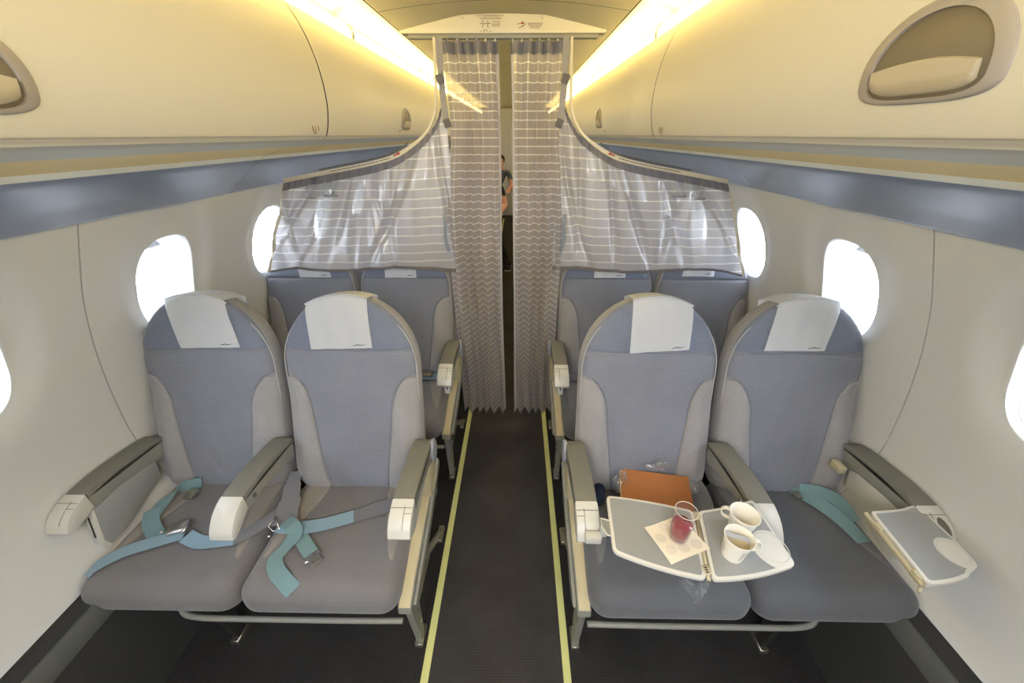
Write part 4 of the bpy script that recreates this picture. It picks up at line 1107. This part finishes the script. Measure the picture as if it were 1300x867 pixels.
bm = bmesh.new(); tube(bm, [(1.128, 0.748, T2-0.013), (1.104, 0.540, T2-0.013)], 0.007, 10)
for yy in (0.565, 0.70): box(bm, 1.100+(yy-0.54)*0.1, 1.122+(yy-0.54)*0.1, yy-0.012, yy+0.012, T2-0.022, T2-0.002, 0.002)
tube(bm, [(1.100, 0.540, T2-0.016), (1.085, 0.528, T2-0.018)], 0.004, 8)
obj('tray_hinge', bm, M['cream'], t2)
bm = bmesh.new(); box(bm, 1.255, 1.300, 0.70, 0.73, 0.64, 0.672, 0.003); obj('tray_bracket', bm, M['greyd'], t2)
bm = bmesh.new(); pts = [(1.322+0.013*math.cos(2*math.pi*k/20), 0.706+0.024*math.sin(2*math.pi*k/20)) for k in range(20)]
prism(bm, pts, 'z', -0.0006, 0.0006)
for v in bm.verts: v.co.z += 0.6720+0.0028+(v.co.y-0.706)*0.46
obj('finger_recess', bm, M['greyd'], RS)
# latch tab at the rear of the right outer armrest
bm = bmesh.new(); round_box(bm, (1.225, 0.955, 0.610), (1.252, 1.005, 0.640), 0.006, 5); obj('tray_latch', bm, M['cream'], RS)

# ------------------------------------------------------------------ things on the tray
def rot_pts(pts, a, c): return [(c[0]+p[0]*math.cos(a)-p[1]*math.sin(a), c[1]+p[0]*math.sin(a)+p[1]*math.cos(a)) for p in pts]
A4 = [(0.429, 0.668), (0.538, 0.708), (0.590, 0.612), (0.470, 0.567)]
bm = bmesh.new()
def fn(u, v):
    p = Vector(A4[3]).lerp(Vector(A4[2]), u).lerp(Vector(A4[0]).lerp(Vector(A4[1]), u), v)
    return Vector((p.x, p.y, TZ+0.0025+0.003*abs(u-0.5)**2*4*(v)+0.001*math.sin(5*u+3*v)))
grid(bm, fn, 14, 14); grid(bm, lambda u, v: fn(u, v)-Vector((0, 0, 0.0014)), 14, 14, flip=True)
bmesh.ops.bridge_loops(bm, edges=[e for e in bm.edges if e.is_boundary]); bmesh.ops.recalc_face_normals(bm, faces=bm.faces[:])
nap = obj('paper_napkin', bm, M['napkin'], at=(0.51, 0.64, TZ)); tag(nap, 'square cream napkin with pale dots under the glass of red drink', 'napkin')
bm = bmesh.new(); fn2 = lambda u, v: fn(u, v)+Vector((0, 0, 0.0012))
for (u, v) in ((.2, .28), (.5, .22), (.8, .2), (.18, .62), (.8, .55), (.45, .85), (.8, .87), (.5, .5)):
    vs = [bm.verts.new(fn2(u+.125*math.cos(2*math.pi*k/20), v+.125*math.sin(2*math.pi*k/20))) for k in range(20)]; bm.faces.new(vs)
obj('printed_dots', bm, M['napdot'], nap)
# tumbler
g = empty('plastic_tumbler', (0.512, 0.640, TZ+0.005)); tag(g, 'clear plastic tumbler of red juice standing on the napkin', 'drinking glass')
bm = bmesh.new()
H = 0.112
outer = [(0.0200, 0.0), (0.0225, 0.001), (0.0235, 0.005), (0.0248, 0.03), (0.0264, 0.065), (0.0280, H)]
lathe(bm, outer, (0.512, 0.640, TZ+0.005), 40, cap0=True); bmesh.ops.recalc_face_normals(bm, faces=bm.faces[:]); obj('tumbler_wall', bm, M['tumbler'], g)
bm = bmesh.new(); tube(bm, [(0.512+0.0280*math.cos(2*math.pi*k/40), 0.640+0.0280*math.sin(2*math.pi*k/40), TZ+0.005+H) for k in range(41)], 0.0009, 6); obj('tumbler_rim', bm, M['napdot'], g)
bm = bmesh.new(); lathe(bm, [(0.0222, 0.007), (0.0243, 0.03), (0.0256, 0.060), (0.0250, 0.0612)], (0.512, 0.640, TZ+0.005), 36, True, True); obj('juice', bm, M['juice'], g)
bm = bmesh.new()
for k in range(24):   # moulded ribs
    a = 2*math.pi*k/24; tube(bm, [(0.512+0.0248*math.cos(a), 0.640+0.0248*math.sin(a), TZ+0.008), (0.512+0.0268*math.cos(a), 0.640+0.0268*math.sin(a), TZ+0.064)], 0.0005, 4)
rb = obj('tumbler_ribs', bm, M['tumbler'], g); rb['kind'] = 'stuff'
# cups
def cup(name, c, r0, r1, h, lab, handle_ang, fill=None, band=True):
    e = empty(name, c); tag(e, lab, 'cup')
    bm = bmesh.new(); lathe(bm, [(r0, 0), (r0+(r1-r0)*0.5, h*0.5), (r1, h-0.002), (r1+0.0018, h-0.0015), (r1+0.0018, h+0.001), (r1-0.0004, h+0.001), (r1-0.001, h-0.003), (r0+(r1-r0)*0.5-0.0012, h*0.5), (r0-0.001, 0.004), (0.0, 0.004)], c, 40)
    bmesh.ops.recalc_face_normals(bm, faces=bm.faces[:]); obj('cup_wall', bm, M['cup'], e)
    a = handle_ang; d = Vector((math.cos(a), math.sin(a), 0)); cc = Vector(c)
    bm = bmesh.new(); P_ = catmull([cc+d*(r1-0.003)+Vector((0, 0, h*0.90)), cc+d*(r1+0.012)+Vector((0, 0, h*0.93)), cc+d*(r1+0.019)+Vector((0, 0, h*0.72)), cc+d*(r1+0.010)+Vector((0, 0, h*0.50)), cc+d*(r0+(r1-r0)*.45)+Vector((0, 0, h*0.46))], 6)
    sd = Vector((-d.y, d.x, 0)); ribbon(bm, P_, [sd]*len(P_), 0.011, 0.0016); obj('cup_handle', bm, M['cup'], e)
    if band:
        bm = bmesh.new()
        R = lambda z: r0+(r1-r0)*z/h+0.0005
        for (a0, a1, z0, z1) in ((2.9, 4.9, .18, .72), (5.1, 6.6, .35, .85), (0.8, 2.4, .2, .8)):
            grid(bm, lambda u, v: Vector((c[0]+R(h*(z0+(z1-z0)*v))*math.cos(a0+(a1-a0)*u), c[1]+R(h*(z0+(z1-z0)*v))*math.sin(a0+(a1-a0)*u), c[2]+h*(z0+(z1-z0)*v)+0.1*h*math.sin(u*3.1))), 14, 4)
        obj('printed_band', bm, M['cupprint'], e)
    if fill:
        bm = bmesh.new(); zz = h*fill; lathe(bm, [(0.001, zz), (r0+(r1-r0)*fill-0.0015, zz)], c, 36, cap0=True); obj('drink_left', bm, M['milk'], e)
    return e
cup('paper_cup', (0.692, 0.667, TZ+0.001), 0.026, 0.036, 0.070, 'empty white paper cup with side handle, rear one of the two on the tray', math.radians(150), None, False)
c2 = cup('paper_cup', (0.640, 0.597, TZ+0.001), 0.0255, 0.035, 0.074, 'white paper cup holding a torn sachet, front one of the two on the tray', math.radians(-10), 0.62, True)
bm = bmesh.new(); box(bm, -0.030, 0.027, -0.007, 0.007, -0.0004, 0.0004); bmesh.ops.subdivide_edges(bm, edges=bm.edges[:], cuts=3)
for v in bm.verts: v.co.z += 0.002*math.sin(v.co.x*120)
bmesh.ops.rotate(bm, verts=bm.verts[:], matrix=Matrix.Rotation(math.radians(-28), 3, 'Z') @ Matrix.Rotation(math.radians(-6), 3, 'Y')); bmesh.ops.translate(bm, verts=bm.verts[:], vec=(0.640, 0.603, TZ+0.066))
sc = obj('sugar_sachet', bm, M.setdefault('sachet', plain('sachet', (178, 178, 188), 0.4)), at=(0.64, 0.603, TZ+0.066)); tag(sc, 'small grey-white sachet lying across the top of the front paper cup', 'sachet')

# ------------------------------------------------------------------ folder, wrap, cloth on the right aisle seat
e = empty('tan_folder', (0.56, 0.93, 0.49)); tag(e, 'tan brown leather folder lying on the right aisle seat behind the tray', 'folder')
rotm = Matrix.Translation((0.575, 0.905, 0.522)) @ Matrix.Rotation(math.radians(-9), 4, 'Z') @ Matrix.Rotation(math.radians(14), 4, 'X')
def tb(bm): 
    bmesh.ops.transform(bm, matrix=rotm, verts=bm.verts[:]); return bm
bm = bmesh.new(); box(bm, -0.125, 0.125, -0.105, 0.105, 0.004, 0.0075, 0.0015, 2); obj('cover', tb(bm), M['tan'], e)
bm = bmesh.new(); box(bm, -0.125, 0.125, -0.105, 0.105, -0.0075, -0.004, 0.0015, 2); obj('cover', tb(bm), M['tan'], e)
bm = bmesh.new(); box(bm, -0.120, 0.121, -0.101, 0.101, -0.004, 0.004); obj('pages', tb(bm), M['pages'], e)
bm = bmesh.new(); box(bm, -0.1262, -0.118, -0.105, 0.105, -0.0072, 0.0072, 0.002, 2); obj('spine', tb(bm), M['pages'], e)
def crumple(bm, c, rad, seed, n=3, amp=0.3):
    r = random.Random(seed); bmesh.ops.create_icosphere(bm, subdivisions=n, radius=1.0)
    bv = [Vector((r.uniform(-1, 1), r.uniform(-1, 1), r.uniform(-1, 1))).normalized() for _ in range(16)]
    for v in bm.verts:
        k = 1.0
        for b in bv:
            d = v.co.normalized().dot(b); k -= amp*max(0, d-0.72)*2.4
        k += r.uniform(-0.05, 0.05); v.co = Vector((v.co.x*rad[0]*k, v.co.y*rad[1]*k, v.co.z*rad[2]*k))+Vector(c)
e = empty('plastic_wrap', (0.56, 0.99, 0.50)); tag(e, 'crumpled clear plastic wrap around the tan folder, against the backrest', 'plastic bag')
bm = bmesh.new(); crumple(bm, (0.455, 0.965, 0.560), (0.040, 0.030, 0.070), 3, n=4, amp=0.6); obj('wrap_fold', bm, M['plastic'], e, ang=15)
bm = bmesh.new(); crumple(bm, (0.60, 0.995, 0.600), (0.060, 0.016, 0.030), 5, n=4, amp=0.7); obj('wrap_fold', bm, M['plastic'], e, ang=15)
bm = bmesh.new(); crumple(bm, (0.725, 0.945, 0.535), (0.035, 0.030, 0.035), 8); obj('wrap_fold', bm, M['plastic'], e, ang=15)
# wrap corner hanging below the tray
bm = bmesh.new(); r = random.Random(2)
def fh(u, v):
    w = 0.075*(1-v)**0.8+0.004; return Vector((0.520+(u-0.5)*w+0.018*v, 0.535-0.012*v+0.006*math.sin(9*u+5*v)+r.uniform(-.003, .003), 0.690-0.075*v+r.uniform(-.002, .002)))
bm_tmp = grid(bm, fh, 9, 9); bmesh.ops.solidify(bm, geom=bm.faces[:], thickness=0.006); bmesh.ops.recalc_face_normals(bm, faces=bm.faces[:])
o = obj('plastic_wrap', bm, M['plastic'], at=(0.52, 0.53, 0.69), ang=12); tag(o, 'pointed corner of clear wrap hanging below the front edge of the open tray', 'plastic bag')
bm = bmesh.new(); crumple(bm, (0.375, 0.965, 0.487), (0.035, 0.06, 0.035), 12, amp=0.2); o = obj('folded_cloth', bm, M['navy'], at=(0.375, 0.965, 0.46), ang=40); tag(o, 'dark navy cloth tucked between the right aisle seat cushion and its armrest', 'cloth')

# ------------------------------------------------------------------ curtain divider
YC = 1.895
RAIL = [(0.272, 2.020), (0.275, 1.95), (0.280, 1.87), (0.287, 1.79), (0.305, 1.735), (0.345, 1.680), (0.41, 1.630), (0.50, 1.583), (0.62, 1.553), (0.76, 1.528), (0.90, 1.505), (1.04, 1.480)]
hd = empty('curtain_header', (0, YC, 2.06)); tag(hd, 'cream header panel with placards hanging from the ceiling above the aisle curtains', 'header panel')
bm = bmesh.new()
hp = [(-0.405, 2.030), (0.405, 2.030), (0.410, 2.040), (0.30, 2.062), (0.165, 2.087), (0.05, 2.091), (-0.05, 2.091), (-0.165, 2.087), (-0.30, 2.062), (-0.410, 2.040)]
prism(bm, hp, 'y', YC-0.018, YC+0.03, 0.003, 2); obj('header_panel', bm, M['bin'], hd)
bm = bmesh.new(); box(bm, -0.38, 0.38, YC-0.008, YC+0.022, 2.016, 2.031, 0.003); obj('track', bm, M['greyl'], hd)
bm = bmesh.new()
for x in (-0.157, 0.157): tube(bm, [(x, YC-0.017, 2.079), (x, YC-0.021, 2.079)], 0.005, 14)
obj('screw', bm, M['lip'], hd)
fy = YC-0.0185; RX = (math.radians(90), 0, 0)
text_mesh('placard_text', 'STOW CURTAIN DURING TAXI', 0.0075, M['inkbrown'], hd, (-0.048, fy, 2.0835), RX)
text_mesh('placard_text', 'TAKEOFF AND LANDING', 0.0075, M['inkbrown'], hd, (-0.046, fy, 2.0755), RX)
text_mesh('placard_text', 'CURTAIN OPEN', 0.0045, M['inkbrown'], hd, (-0.025, fy, 2.065), RX)
text_mesh('placard_text', 'HOLD STRAP\nAND STOW', 0.0055, M['inkbrown'], hd, (-0.025, fy, 2.055), RX)
text_mesh('placard_text', 'SLIDE CURTAIN TO\nTHE SIDE AND FIX\nWITH STRAP', 0.0065, M['inkbrown'], hd, (0.128, fy, 2.053), RX)
bm = bmesh.new()
def seg(x0, z0, x1, z1, r=0.0009): tube(bm, [(x0, fy, z0), (x1, fy, z1)], r, 4)
for sx in (-1, 1):
    c_ = -0.068; seg(c_+sx*0.009, 2.070, c_+sx*0.011, 2.062); seg(c_+sx*0.011, 2.062, c_+sx*0.008, 2.055); seg(c_+sx*0.008, 2.055, c_+sx*0.012, 2.047); seg(c_+sx*0.006, 2.040, c_+sx*0.006, 2.034); seg(c_+sx*0.016, 2.036, c_+sx*0.022, 2.036)
    seg(c_+sx*0.013, 2.060, c_+sx*0.020, 2.060)
seg(-0.075, 2.060, -0.061, 2.060); seg(-0.075, 2.040, -0.061, 2.040)
seg(0.058, 2.058, 0.078, 2.062); seg(0.078, 2.062, 0.092, 2.058); seg(0.064, 2.046, 0.086, 2.056); seg(0.086, 2.056, 0.078, 2.050)
obj('placard_drawing', bm, M['inkbrown'], hd)
bm = bmesh.new(); tube(bm, [(0.078, fy, 2.0615), (0.078, fy-0.001, 2.0615)], 0.004, 12); obj('placard_knob', bm, M['inkred'], hd)

for s in (-1, 1):
    rl = empty('curtain_rail', (s*0.6, YC, 1.6)); tag(rl, 'cream curved curtain rail sweeping from the header down under the %s bins' % SIDE[s], 'curtain rail', 'curtain rails')
    pp = catmull([(p[0], YC, p[1]) for p in RAIL], 6)
    bm = bmesh.new()
    L = []
    for i, p in enumerate(pp):
        d = (pp[min(i+1, len(pp)-1)]-pp[max(i-1, 0)]).normalized(); nr = Vector((d.z, 0, -d.x))   # outward side
        if nr.x < 0: nr = -nr
        wd = 0.009+0.009*sstep(0.3, 0.5, p.x)
        L.append([bm.verts.new(p+nr*a+Vector((0, b, 0))) for a, b in ((0, -0.012), (wd, -0.012), (wd, 0.012), (0, 0.012))])
    for a, b in zip(L, L[1:]):
        for k in range(4): bm.faces.new([a[k], a[(k+1) % 4], b[(k+1) % 4], b[k]])
    bm.faces.new(L[0]); bm.faces.new(L[-1]); bmesh.ops.recalc_face_normals(bm, faces=bm.faces[:])
    obj('rail_bar', bm, M['lip'], rl, mirror=s < 0)
    # dark upper seal, and a label of tiny printing with a red arrow along the lower sweep
    bm = bmesh.new(); q = [p for p in pp if 0.42 < p.x < 0.86]
    tube(bm, [Vector((p.x+0.008, YC-0.006, p.z+0.024)) for p in q], 0.0032, 6); obj('rail_seal', bm, M['greyd'], rl, mirror=s < 0)
    bm = bmesh.new()
    for i, p in enumerate(pp):
        if 0.50 < p.x < 0.80:
            d = (pp[i+1]-pp[i-1]).normalized(); nxt = pp[i+1]
            for k in range(4):
                c_ = p.lerp(nxt, (k+0.5)/4)+Vector((0.003, -0.0125, 0.010)); tube(bm, [c_-d*0.0022, c_+d*0.0022*(0.5 if k % 3 else 1)], 0.0017, 4)
    obj('rail_print', bm, M['ink'], rl, mirror=s < 0)
    bm = bmesh.new(); i0 = min(range(len(pp)), key=lambda i: abs(pp[i].x-0.475)); p = pp[i0]; d = (pp[i0+1]-pp[i0]).normalized(); nr = Vector((d.z, 0, -d.x)); c_ = p+Vector((0.006, -0.0135, 0.011))
    vs = [bm.verts.new(c_+d*a+nr*b) for a, b in ((-0.020, 0), (-0.008, 0.007), (-0.008, 0.0028), (0.014, 0.0028), (0.014, -0.0028), (-0.008, -0.0028), (-0.008, -0.007))]
    bm.faces.new(vs); bmesh.ops.solidify(bm, geom=bm.faces[:], thickness=0.0008); obj('red_arrow', bm, M['inkred'], rl, mirror=s < 0)
    # ---- side curtain hanging over the second row
    rr = random.Random(11+s)
    sc = empty('side_curtain', (s*0.7, YC-0.02, 1.3)); tag(sc, 'sheer striped grey curtain draped over the second-row seats %s of the aisle' % SIDE[s], 'curtain', 'sheer cabin curtains')
    rp = [p for p in pp if p.z < 1.87]
    acc = [0]
    for a, b in zip(rp, rp[1:]): acc.append(acc[-1]+(b-a).length)
    def rail_at(u):
        t = u*acc[-1]
        for i in range(len(acc)-1):
            if t <= acc[i+1]+1e-9: return rp[i].lerp(rp[i+1], (t-acc[i])/max(1e-9, acc[i+1]-acc[i]))
        return rp[-1]
    folds = [(rr.uniform(.05, .95), rr.uniform(-.25, .25), rr.uniform(.016, .032), rr.uniform(.016, .035)) for _ in range(10)]
    def fs(u, v, off=0.0):
        t = rail_at(u)-Vector((0.035*(1-u)**6, 0, 0)); xb = 0.245+(1.245-0.245)*(0.15*math.sin(math.pi*u)*0+u); zb = 1.060+0.008*math.sin(u*9+s)-0.022*sstep(.85, 1, u)
        x = t.x+(xb-t.x)*v**0.9; z = t.z+(zb-t.z)*v
        y = YC-0.018-0.012*v
        for (u0, k, a, wd) in folds:
            y += a*math.exp(-((u-u0-k*(v-.5))/wd)**2)*(0.35+0.65*math.sin(math.pi*min(1, v+0.1)))
        y += 0.0055*math.sin(u*170)*math.exp(-v*14)
        y += 0.004*math.sin(u*38+3*v)
        return Vector((x, y+off, z))
    def uvs(u, v):
        p = fs(u, v); bow = 0.012*math.sin(math.pi*u); return (u, p.z+bow+0.03*(p.x-0.26)*0.5)
    bm = bmesh.new(); grid(bm, fs, 150, 46, uvf=uvs)
    bm2 = obj('curtain_sheet', bm, M['sheer'], sc, mirror=s < 0, ang=80)
    bm = bmesh.new()   # crinkled heading tape
    grid(bm, lambda u, v: fs(u, v*0.035/max(0.035, (rail_at(u).z-1.06)), -0.0035)+Vector((0, -0.002*math.sin(u*300+2*v), 0)), 220, 2); obj('heading_tape', bm, M['tapedark'], sc, mirror=s < 0, ang=80)
    bm = bmesh.new()   # hem
    grid(bm, lambda u, v: fs(u, 0.972+0.028*v, -0.003), 150, 1); bmesh.ops.solidify(bm, geom=bm.faces[:], thickness=0.002); obj('hem', bm, M['tape'], sc, mirror=s < 0, ang=80)
    bm = bmesh.new(); grid(bm, lambda u, v: fs(0.985+0.015*u, v, -0.004), 1, 46); obj('edge_binding', bm, M['lip'], sc, mirror=s < 0, ang=80)
    # clear pocket window near the rail
    bm = bmesh.new()
    def fp(u, v):
        x = 0.800+0.130*u; z = 1.497-0.02*u-0.062*v
        return Vector((x, YC-0.030-0.006*math.sin(3*v), z))
    grid(bm, fp, 8, 6); bmesh.ops.solidify(bm, geom=bm.faces[:], thickness=0.001); pk = obj('clear_pocket', bm, M['pocket'], sc, mirror=s < 0)
    bm = bmesh.new(); 
    for u in (0.28, 0.86): tube(bm, [fp(u, 0)+Vector((0, -0.002, 0)), fp(u-0.06, 1)+Vector((0, -0.002, 0))], 0.0010, 5)  # white cords that also draw the pocket's highlight lines
    obj('pocket_cord_highlight', bm, M['white'], sc, mirror=s < 0)
    bm = bmesh.new()
    for (ua, ub) in ((-0.1, 0.42), (0.75, 1.1)): box(bm, fp(ua, 1).x, fp(ub, 1).x, YC-0.034, YC-0.031, 1.420-0.012*ua, 1.430-0.012*ua)
    obj('pocket_edge', bm, M['tape'], sc, mirror=s < 0)
    # tie-back strap
    bm = smooth_ribbon([(0.290, YC-0.035, 1.345), (0.286, YC-0.044, 1.30), (0.292, YC-0.040, 1.24), (0.286, YC-0.044, 1.19), (0.280, YC-0.040, 1.165)], [(1, 0, 0)]*5, 0.016, 6, 0.003)
    obj('tie_strap', bm, M['strap'], sc, mirror=s < 0)
    # ---- aisle curtain, gathered
    ac = empty('aisle_curtain', (s*0.13, YC-0.02, 1.0)); tag(ac, 'gathered sheer striped curtain hanging to the floor at the %s side of the aisle gap' % SIDE[s], 'curtain', 'sheer cabin curtains')
    if s < 0: ins_ = [(2.005, 0.018), (1.6, 0.012), (1.23, 0.012), (0.8, 0.010), (0.5, 0.006), (0.14, -0.002)]; outs = [(2.005, 0.250), (1.7, 0.235), (1.5, 0.262), (1.23, 0.285), (0.8, 0.275), (0.14, 0.262)]
    else: ins_ = [(2.005, 0.030), (1.8, 0.036), (1.23, 0.040), (0.8, 0.046), (0.14, 0.056)]; outs = [(2.005, 0.245), (1.7, 0.240), (1.5, 0.262), (1.23, 0.285), (0.8, 0.285), (0.14, 0.290)]
    ins_.reverse(); outs.reverse(); nf = 5.5 if s < 0 else 5.0
    def fa(u, v):
        z = 2.005-(2.005-0.135)*v; xi_ = interp(ins_, z); xo = interp(outs, z)
        ph = 2*math.pi*nf*(u+0.03*math.sin(3*v+s)+0.02*math.sin(11*u))
        amp = 0.017+0.021*v
        x = xi_+(xo-xi_)*u+0.004*math.sin(2*ph)*(0.3+0.7*v)
        return Vector((x, YC-0.022+amp*math.sin(ph)-0.004*v, z+0.0))
    bm = bmesh.new(); grid(bm, fa, 150, 90, uvf=lambda u, v: (u, v*1.87))
    obj('curtain_sheet', bm, M['sheer2'], ac, mirror=s < 0, ang=80)
    bm = bmesh.new(); grid(bm, lambda u, v: fa(u, v*0.022)+Vector((0, -0.003, 0)), 150, 2); obj('heading_tape', bm, M['tapedark'], ac, mirror=s < 0, ang=80)
    bm = bmesh.new(); grid(bm, lambda u, v: fa(0.055*u, v)+Vector((0, -0.002, 0)), 3, 60); obj('edge_binding', bm, M.setdefault('edgecloth', plain('edge_binding_cloth', (206, 202, 204), 0.8)), ac, mirror=s < 0, ang=80)
    for k in range(6):
        u = (k+0.3)/6; p = fa(u, 0); bm = bmesh.new(); tube(bm, [(p.x, YC, 2.018), (p.x, YC-0.006, 2.000)], 0.003, 8); obj('glider', bm, M['white'], ac, mirror=s < 0)
    # grey fastening strip with two square patches
    st = empty('fastening_strip', (s*0.255, YC-0.05, 1.85)); tag(st, 'grey fabric strip with fastener patches hanging at the %s top edge of the aisle curtains' % SIDE[s], 'strap', 'fastening strips')
    bm = bmesh.new(); ribbon(bm, catmull([(0.250, YC-0.045, 2.012), (0.252, YC-0.048, 1.88), (0.246, YC-0.050, 1.76), (0.240, YC-0.05, 1.715)], 5), [(1, 0, 0)]*16, 0.026, 0.002); obj('strip', bm, M['tape'], st, mirror=s < 0)
    for (x, z) in ((0.256, 1.878), (0.240, 1.722)):
        bm = bmesh.new(); round_box(bm, (x-0.015, YC-0.058, z-0.017), (x+0.015, YC-0.051, z+0.017), 0.003, 4)
        bmesh.ops.rotate(bm, verts=bm.verts[:], cent=(x, YC-0.05, z), matrix=Matrix.Rotation(0.3, 3, 'Y')); obj('fastener_patch', bm, M.setdefault('hook', plain('fastener', (104, 102, 106), 0.9, bump=0.6, bscale=900)), st, mirror=s < 0)

# small red and blue baggage beside the right second-row seat
bm = bmesh.new(); crumple(bm, (0.335, 2.02, 0.60), (0.03, 0.05, 0.09), 20, amp=0.15); o = obj('red_bag', bm, M['red'], at=(0.335, 2.02, 0.5)); tag(o, 'small red bag just visible behind the curtain beside the right second-row armrest', 'bag')

# ------------------------------------------------------------------ passengers far down the aisle
def skin_body(name, joints, edges, mat, parent, levels=1, root=0):
    me = bpy.data.meshes.new(name); me.from_pydata([Vector(j[0]) for j in joints], edges, [])
    o = bpy.data.objects.new(name, me); COL.objects.link(o)
    md = o.modifiers.new('skin', 'SKIN'); sb = o.modifiers.new('sub', 'SUBSURF'); sb.levels = levels; sb.render_levels = levels
    for i, j in enumerate(joints):
        sv = me.skin_vertices[0].data[i]; sv.radius = (j[1], j[2] if len(j) > 2 else j[1]); sv.use_root = (i == root)
    dg = bpy.context.evaluated_depsgraph_get(); dg.update()
    m2 = bpy.data.meshes.new_from_object(o.evaluated_get(dg)); bpy.data.objects.remove(o)
    bm = bmesh.new(); bm.from_mesh(m2); bpy.data.meshes.remove(m2)
    return bm
def person(x, y, shirt, lab, leg_out=True, lean=0.0):
    e = empty('person', (x, y, 0)); tag(e, lab, 'person', 'passengers behind the curtain')
    # seated, facing the camera: pelvis on the cushion, back on the backrest
    J = [((x, y, 0.56), .13, .12), ((x, y+.04, 0.72), .13, .11), ((x+lean*.5, y+.08, 0.90), .15, .11), ((x+lean, y+.10, 1.03), .10, .08), ((x+lean, y+.085, 1.09), .05, .05), ((x+lean, y+.065, 1.135), .056, .066), ((x+lean, y+.07, 1.225), .075, .09), ((x+lean, y+.08, 1.295), .05, .06)]
    E_ = [(i, i+1) for i in range(7)]
    def add(p, par, *r): J.append((p,)+r); E_.append((par, len(J)-1)); return len(J)-1
    for sg in (-1, 1):
        sh = add((x+lean+sg*.17, y+.09, 1.02), 3, .055); el = add((x+lean+sg*.23, y-.02, 0.78), sh, .045)
        wr_ = add((x+lean*.6+sg*(.24 if sg > 0 else .15), y-.25, 0.76), el, .032); hnd = add((x+lean*.6+sg*(.22 if sg > 0 else .12), y-.33, 0.74), wr_, .035, .018)
        for f_ in range(4):
            k = add((x+lean*.6+sg*(.22 if sg > 0 else .12)+(f_-1.5)*.018, y-.385-.004*(f_ % 2), 0.73), hnd, .009); add((x+lean*.6+sg*(.22 if sg > 0 else .12)+(f_-1.5)*.019, y-.415, 0.712), k, .008)
        add((x+lean*.6+sg*(.22 if sg > 0 else .12)-sg*.04, y-.36, 0.735), hnd, .010)
        hp_ = add((x+sg*.10, y-.02, 0.55), 0, .095); 
        if sg > 0 and leg_out:
            kn = add((x+.22, y-.42, 0.56), hp_, .065); an = add((x+.36, y-.40, 0.12), kn, .045); add((x+.40, y-.52, 0.05), an, .04)
        else:
            kn = add((x+sg*.12, y-.46, 0.54), hp_, .065); an = add((x+sg*.12, y-.48, 0.12), kn, .045); add((x+sg*.12, y-.60, 0.05), an, .04)
    bm = skin_body('body', J, E_, None, e, 2); b = obj('body', bm, [M['skin'], shirt, M['cloth_black']], e, ang=180)
    for p in b.data.polygons:
        c = p.center; rel = c
        z = c.z; dx = c.x
        arm = abs(dx-lean) > 0.17 and z < 0.92 and z > 0.62 and c.y < 0.06 or (c.y < -0.2 and z > 0.66)
        p.material_index = 2 if (z < 0.66 and not (z > 0.70)) else (0 if (arm or z > 1.075) else 1)
    bm = bmesh.new(); bmesh.ops.create_icosphere(bm, subdivisions=3, radius=1.0)
    for v in bm.verts:
        c = v.co; k = 1.0
        q_ = c.copy(); v.co = Vector((x+lean+q_.x*.088, y+.092+q_.y*.102, 1.258+q_.z*.094))
        if q_.y < 0.1 and q_.z < 0.42: v.co.y = max(v.co.y, y+.085); v.co.z = max(v.co.z, 1.225)
    obj('hair', bm, M['hair'], e)
    bm = bmesh.new(); bmesh.ops.create_uvsphere(bm, u_segments=10, v_segments=8, radius=1)
    for v in bm.verts: v.co = Vector((x+lean+v.co.x*.012, y-.012+v.co.y*.016, 1.202+v.co.z*.02))
    obj('nose', bm, M['skin'], e)
    for sg in (-1, 1):
        bm = bmesh.new(); bmesh.ops.create_uvsphere(bm, u_segments=10, v_segments=8, radius=1)
        for v in bm.verts: v.co = Vector((x+lean+sg*.030+v.co.x*.011, y-.004+v.co.y*.010, 1.230+v.co.z*.006))
        obj('eye', bm, M['hair'], e)
        bm = bmesh.new(); 
        px = (x+.40 if (sg > 0 and leg_out) else x+sg*.12); py = (y-.52 if (sg > 0 and leg_out) else y-.60)
        round_box(bm, (px-.045, py-.10, 0.001), (px+.045, py+.15, 0.085), .03, 8, lambda w: Vector((w.x, w.y, w.z if w.y > py+.03 or w.z < .05 else w.z-.02)))
        sh_ = obj('shoe', bm, M['cloth_black'], e)
        bm = bmesh.new(); box(bm, px-.047, px+.047, py-.105, py+.152, 0.0, 0.018, .006); obj('shoe_sole', bm, M['white'], sh_)
    bm = bmesh.new(); tube(bm, [(x+lean-.022, y+.001, 1.170), (x+lean, y-.004, 1.167), (x+lean+.022, y+.001, 1.170)], .004, 6); obj('mouth', bm, M['red'], e)
    return e
person(-0.47, 5.66, M['cloth_black'], 'passenger in black with bare forearm, one leg and black shoe stretched into the aisle', True, 0.12)
person(-0.42, 8.02-0.13, M['cloth_blue'], 'dark-haired passenger in a grey-blue top seated far back left of the aisle', False, 0.14)
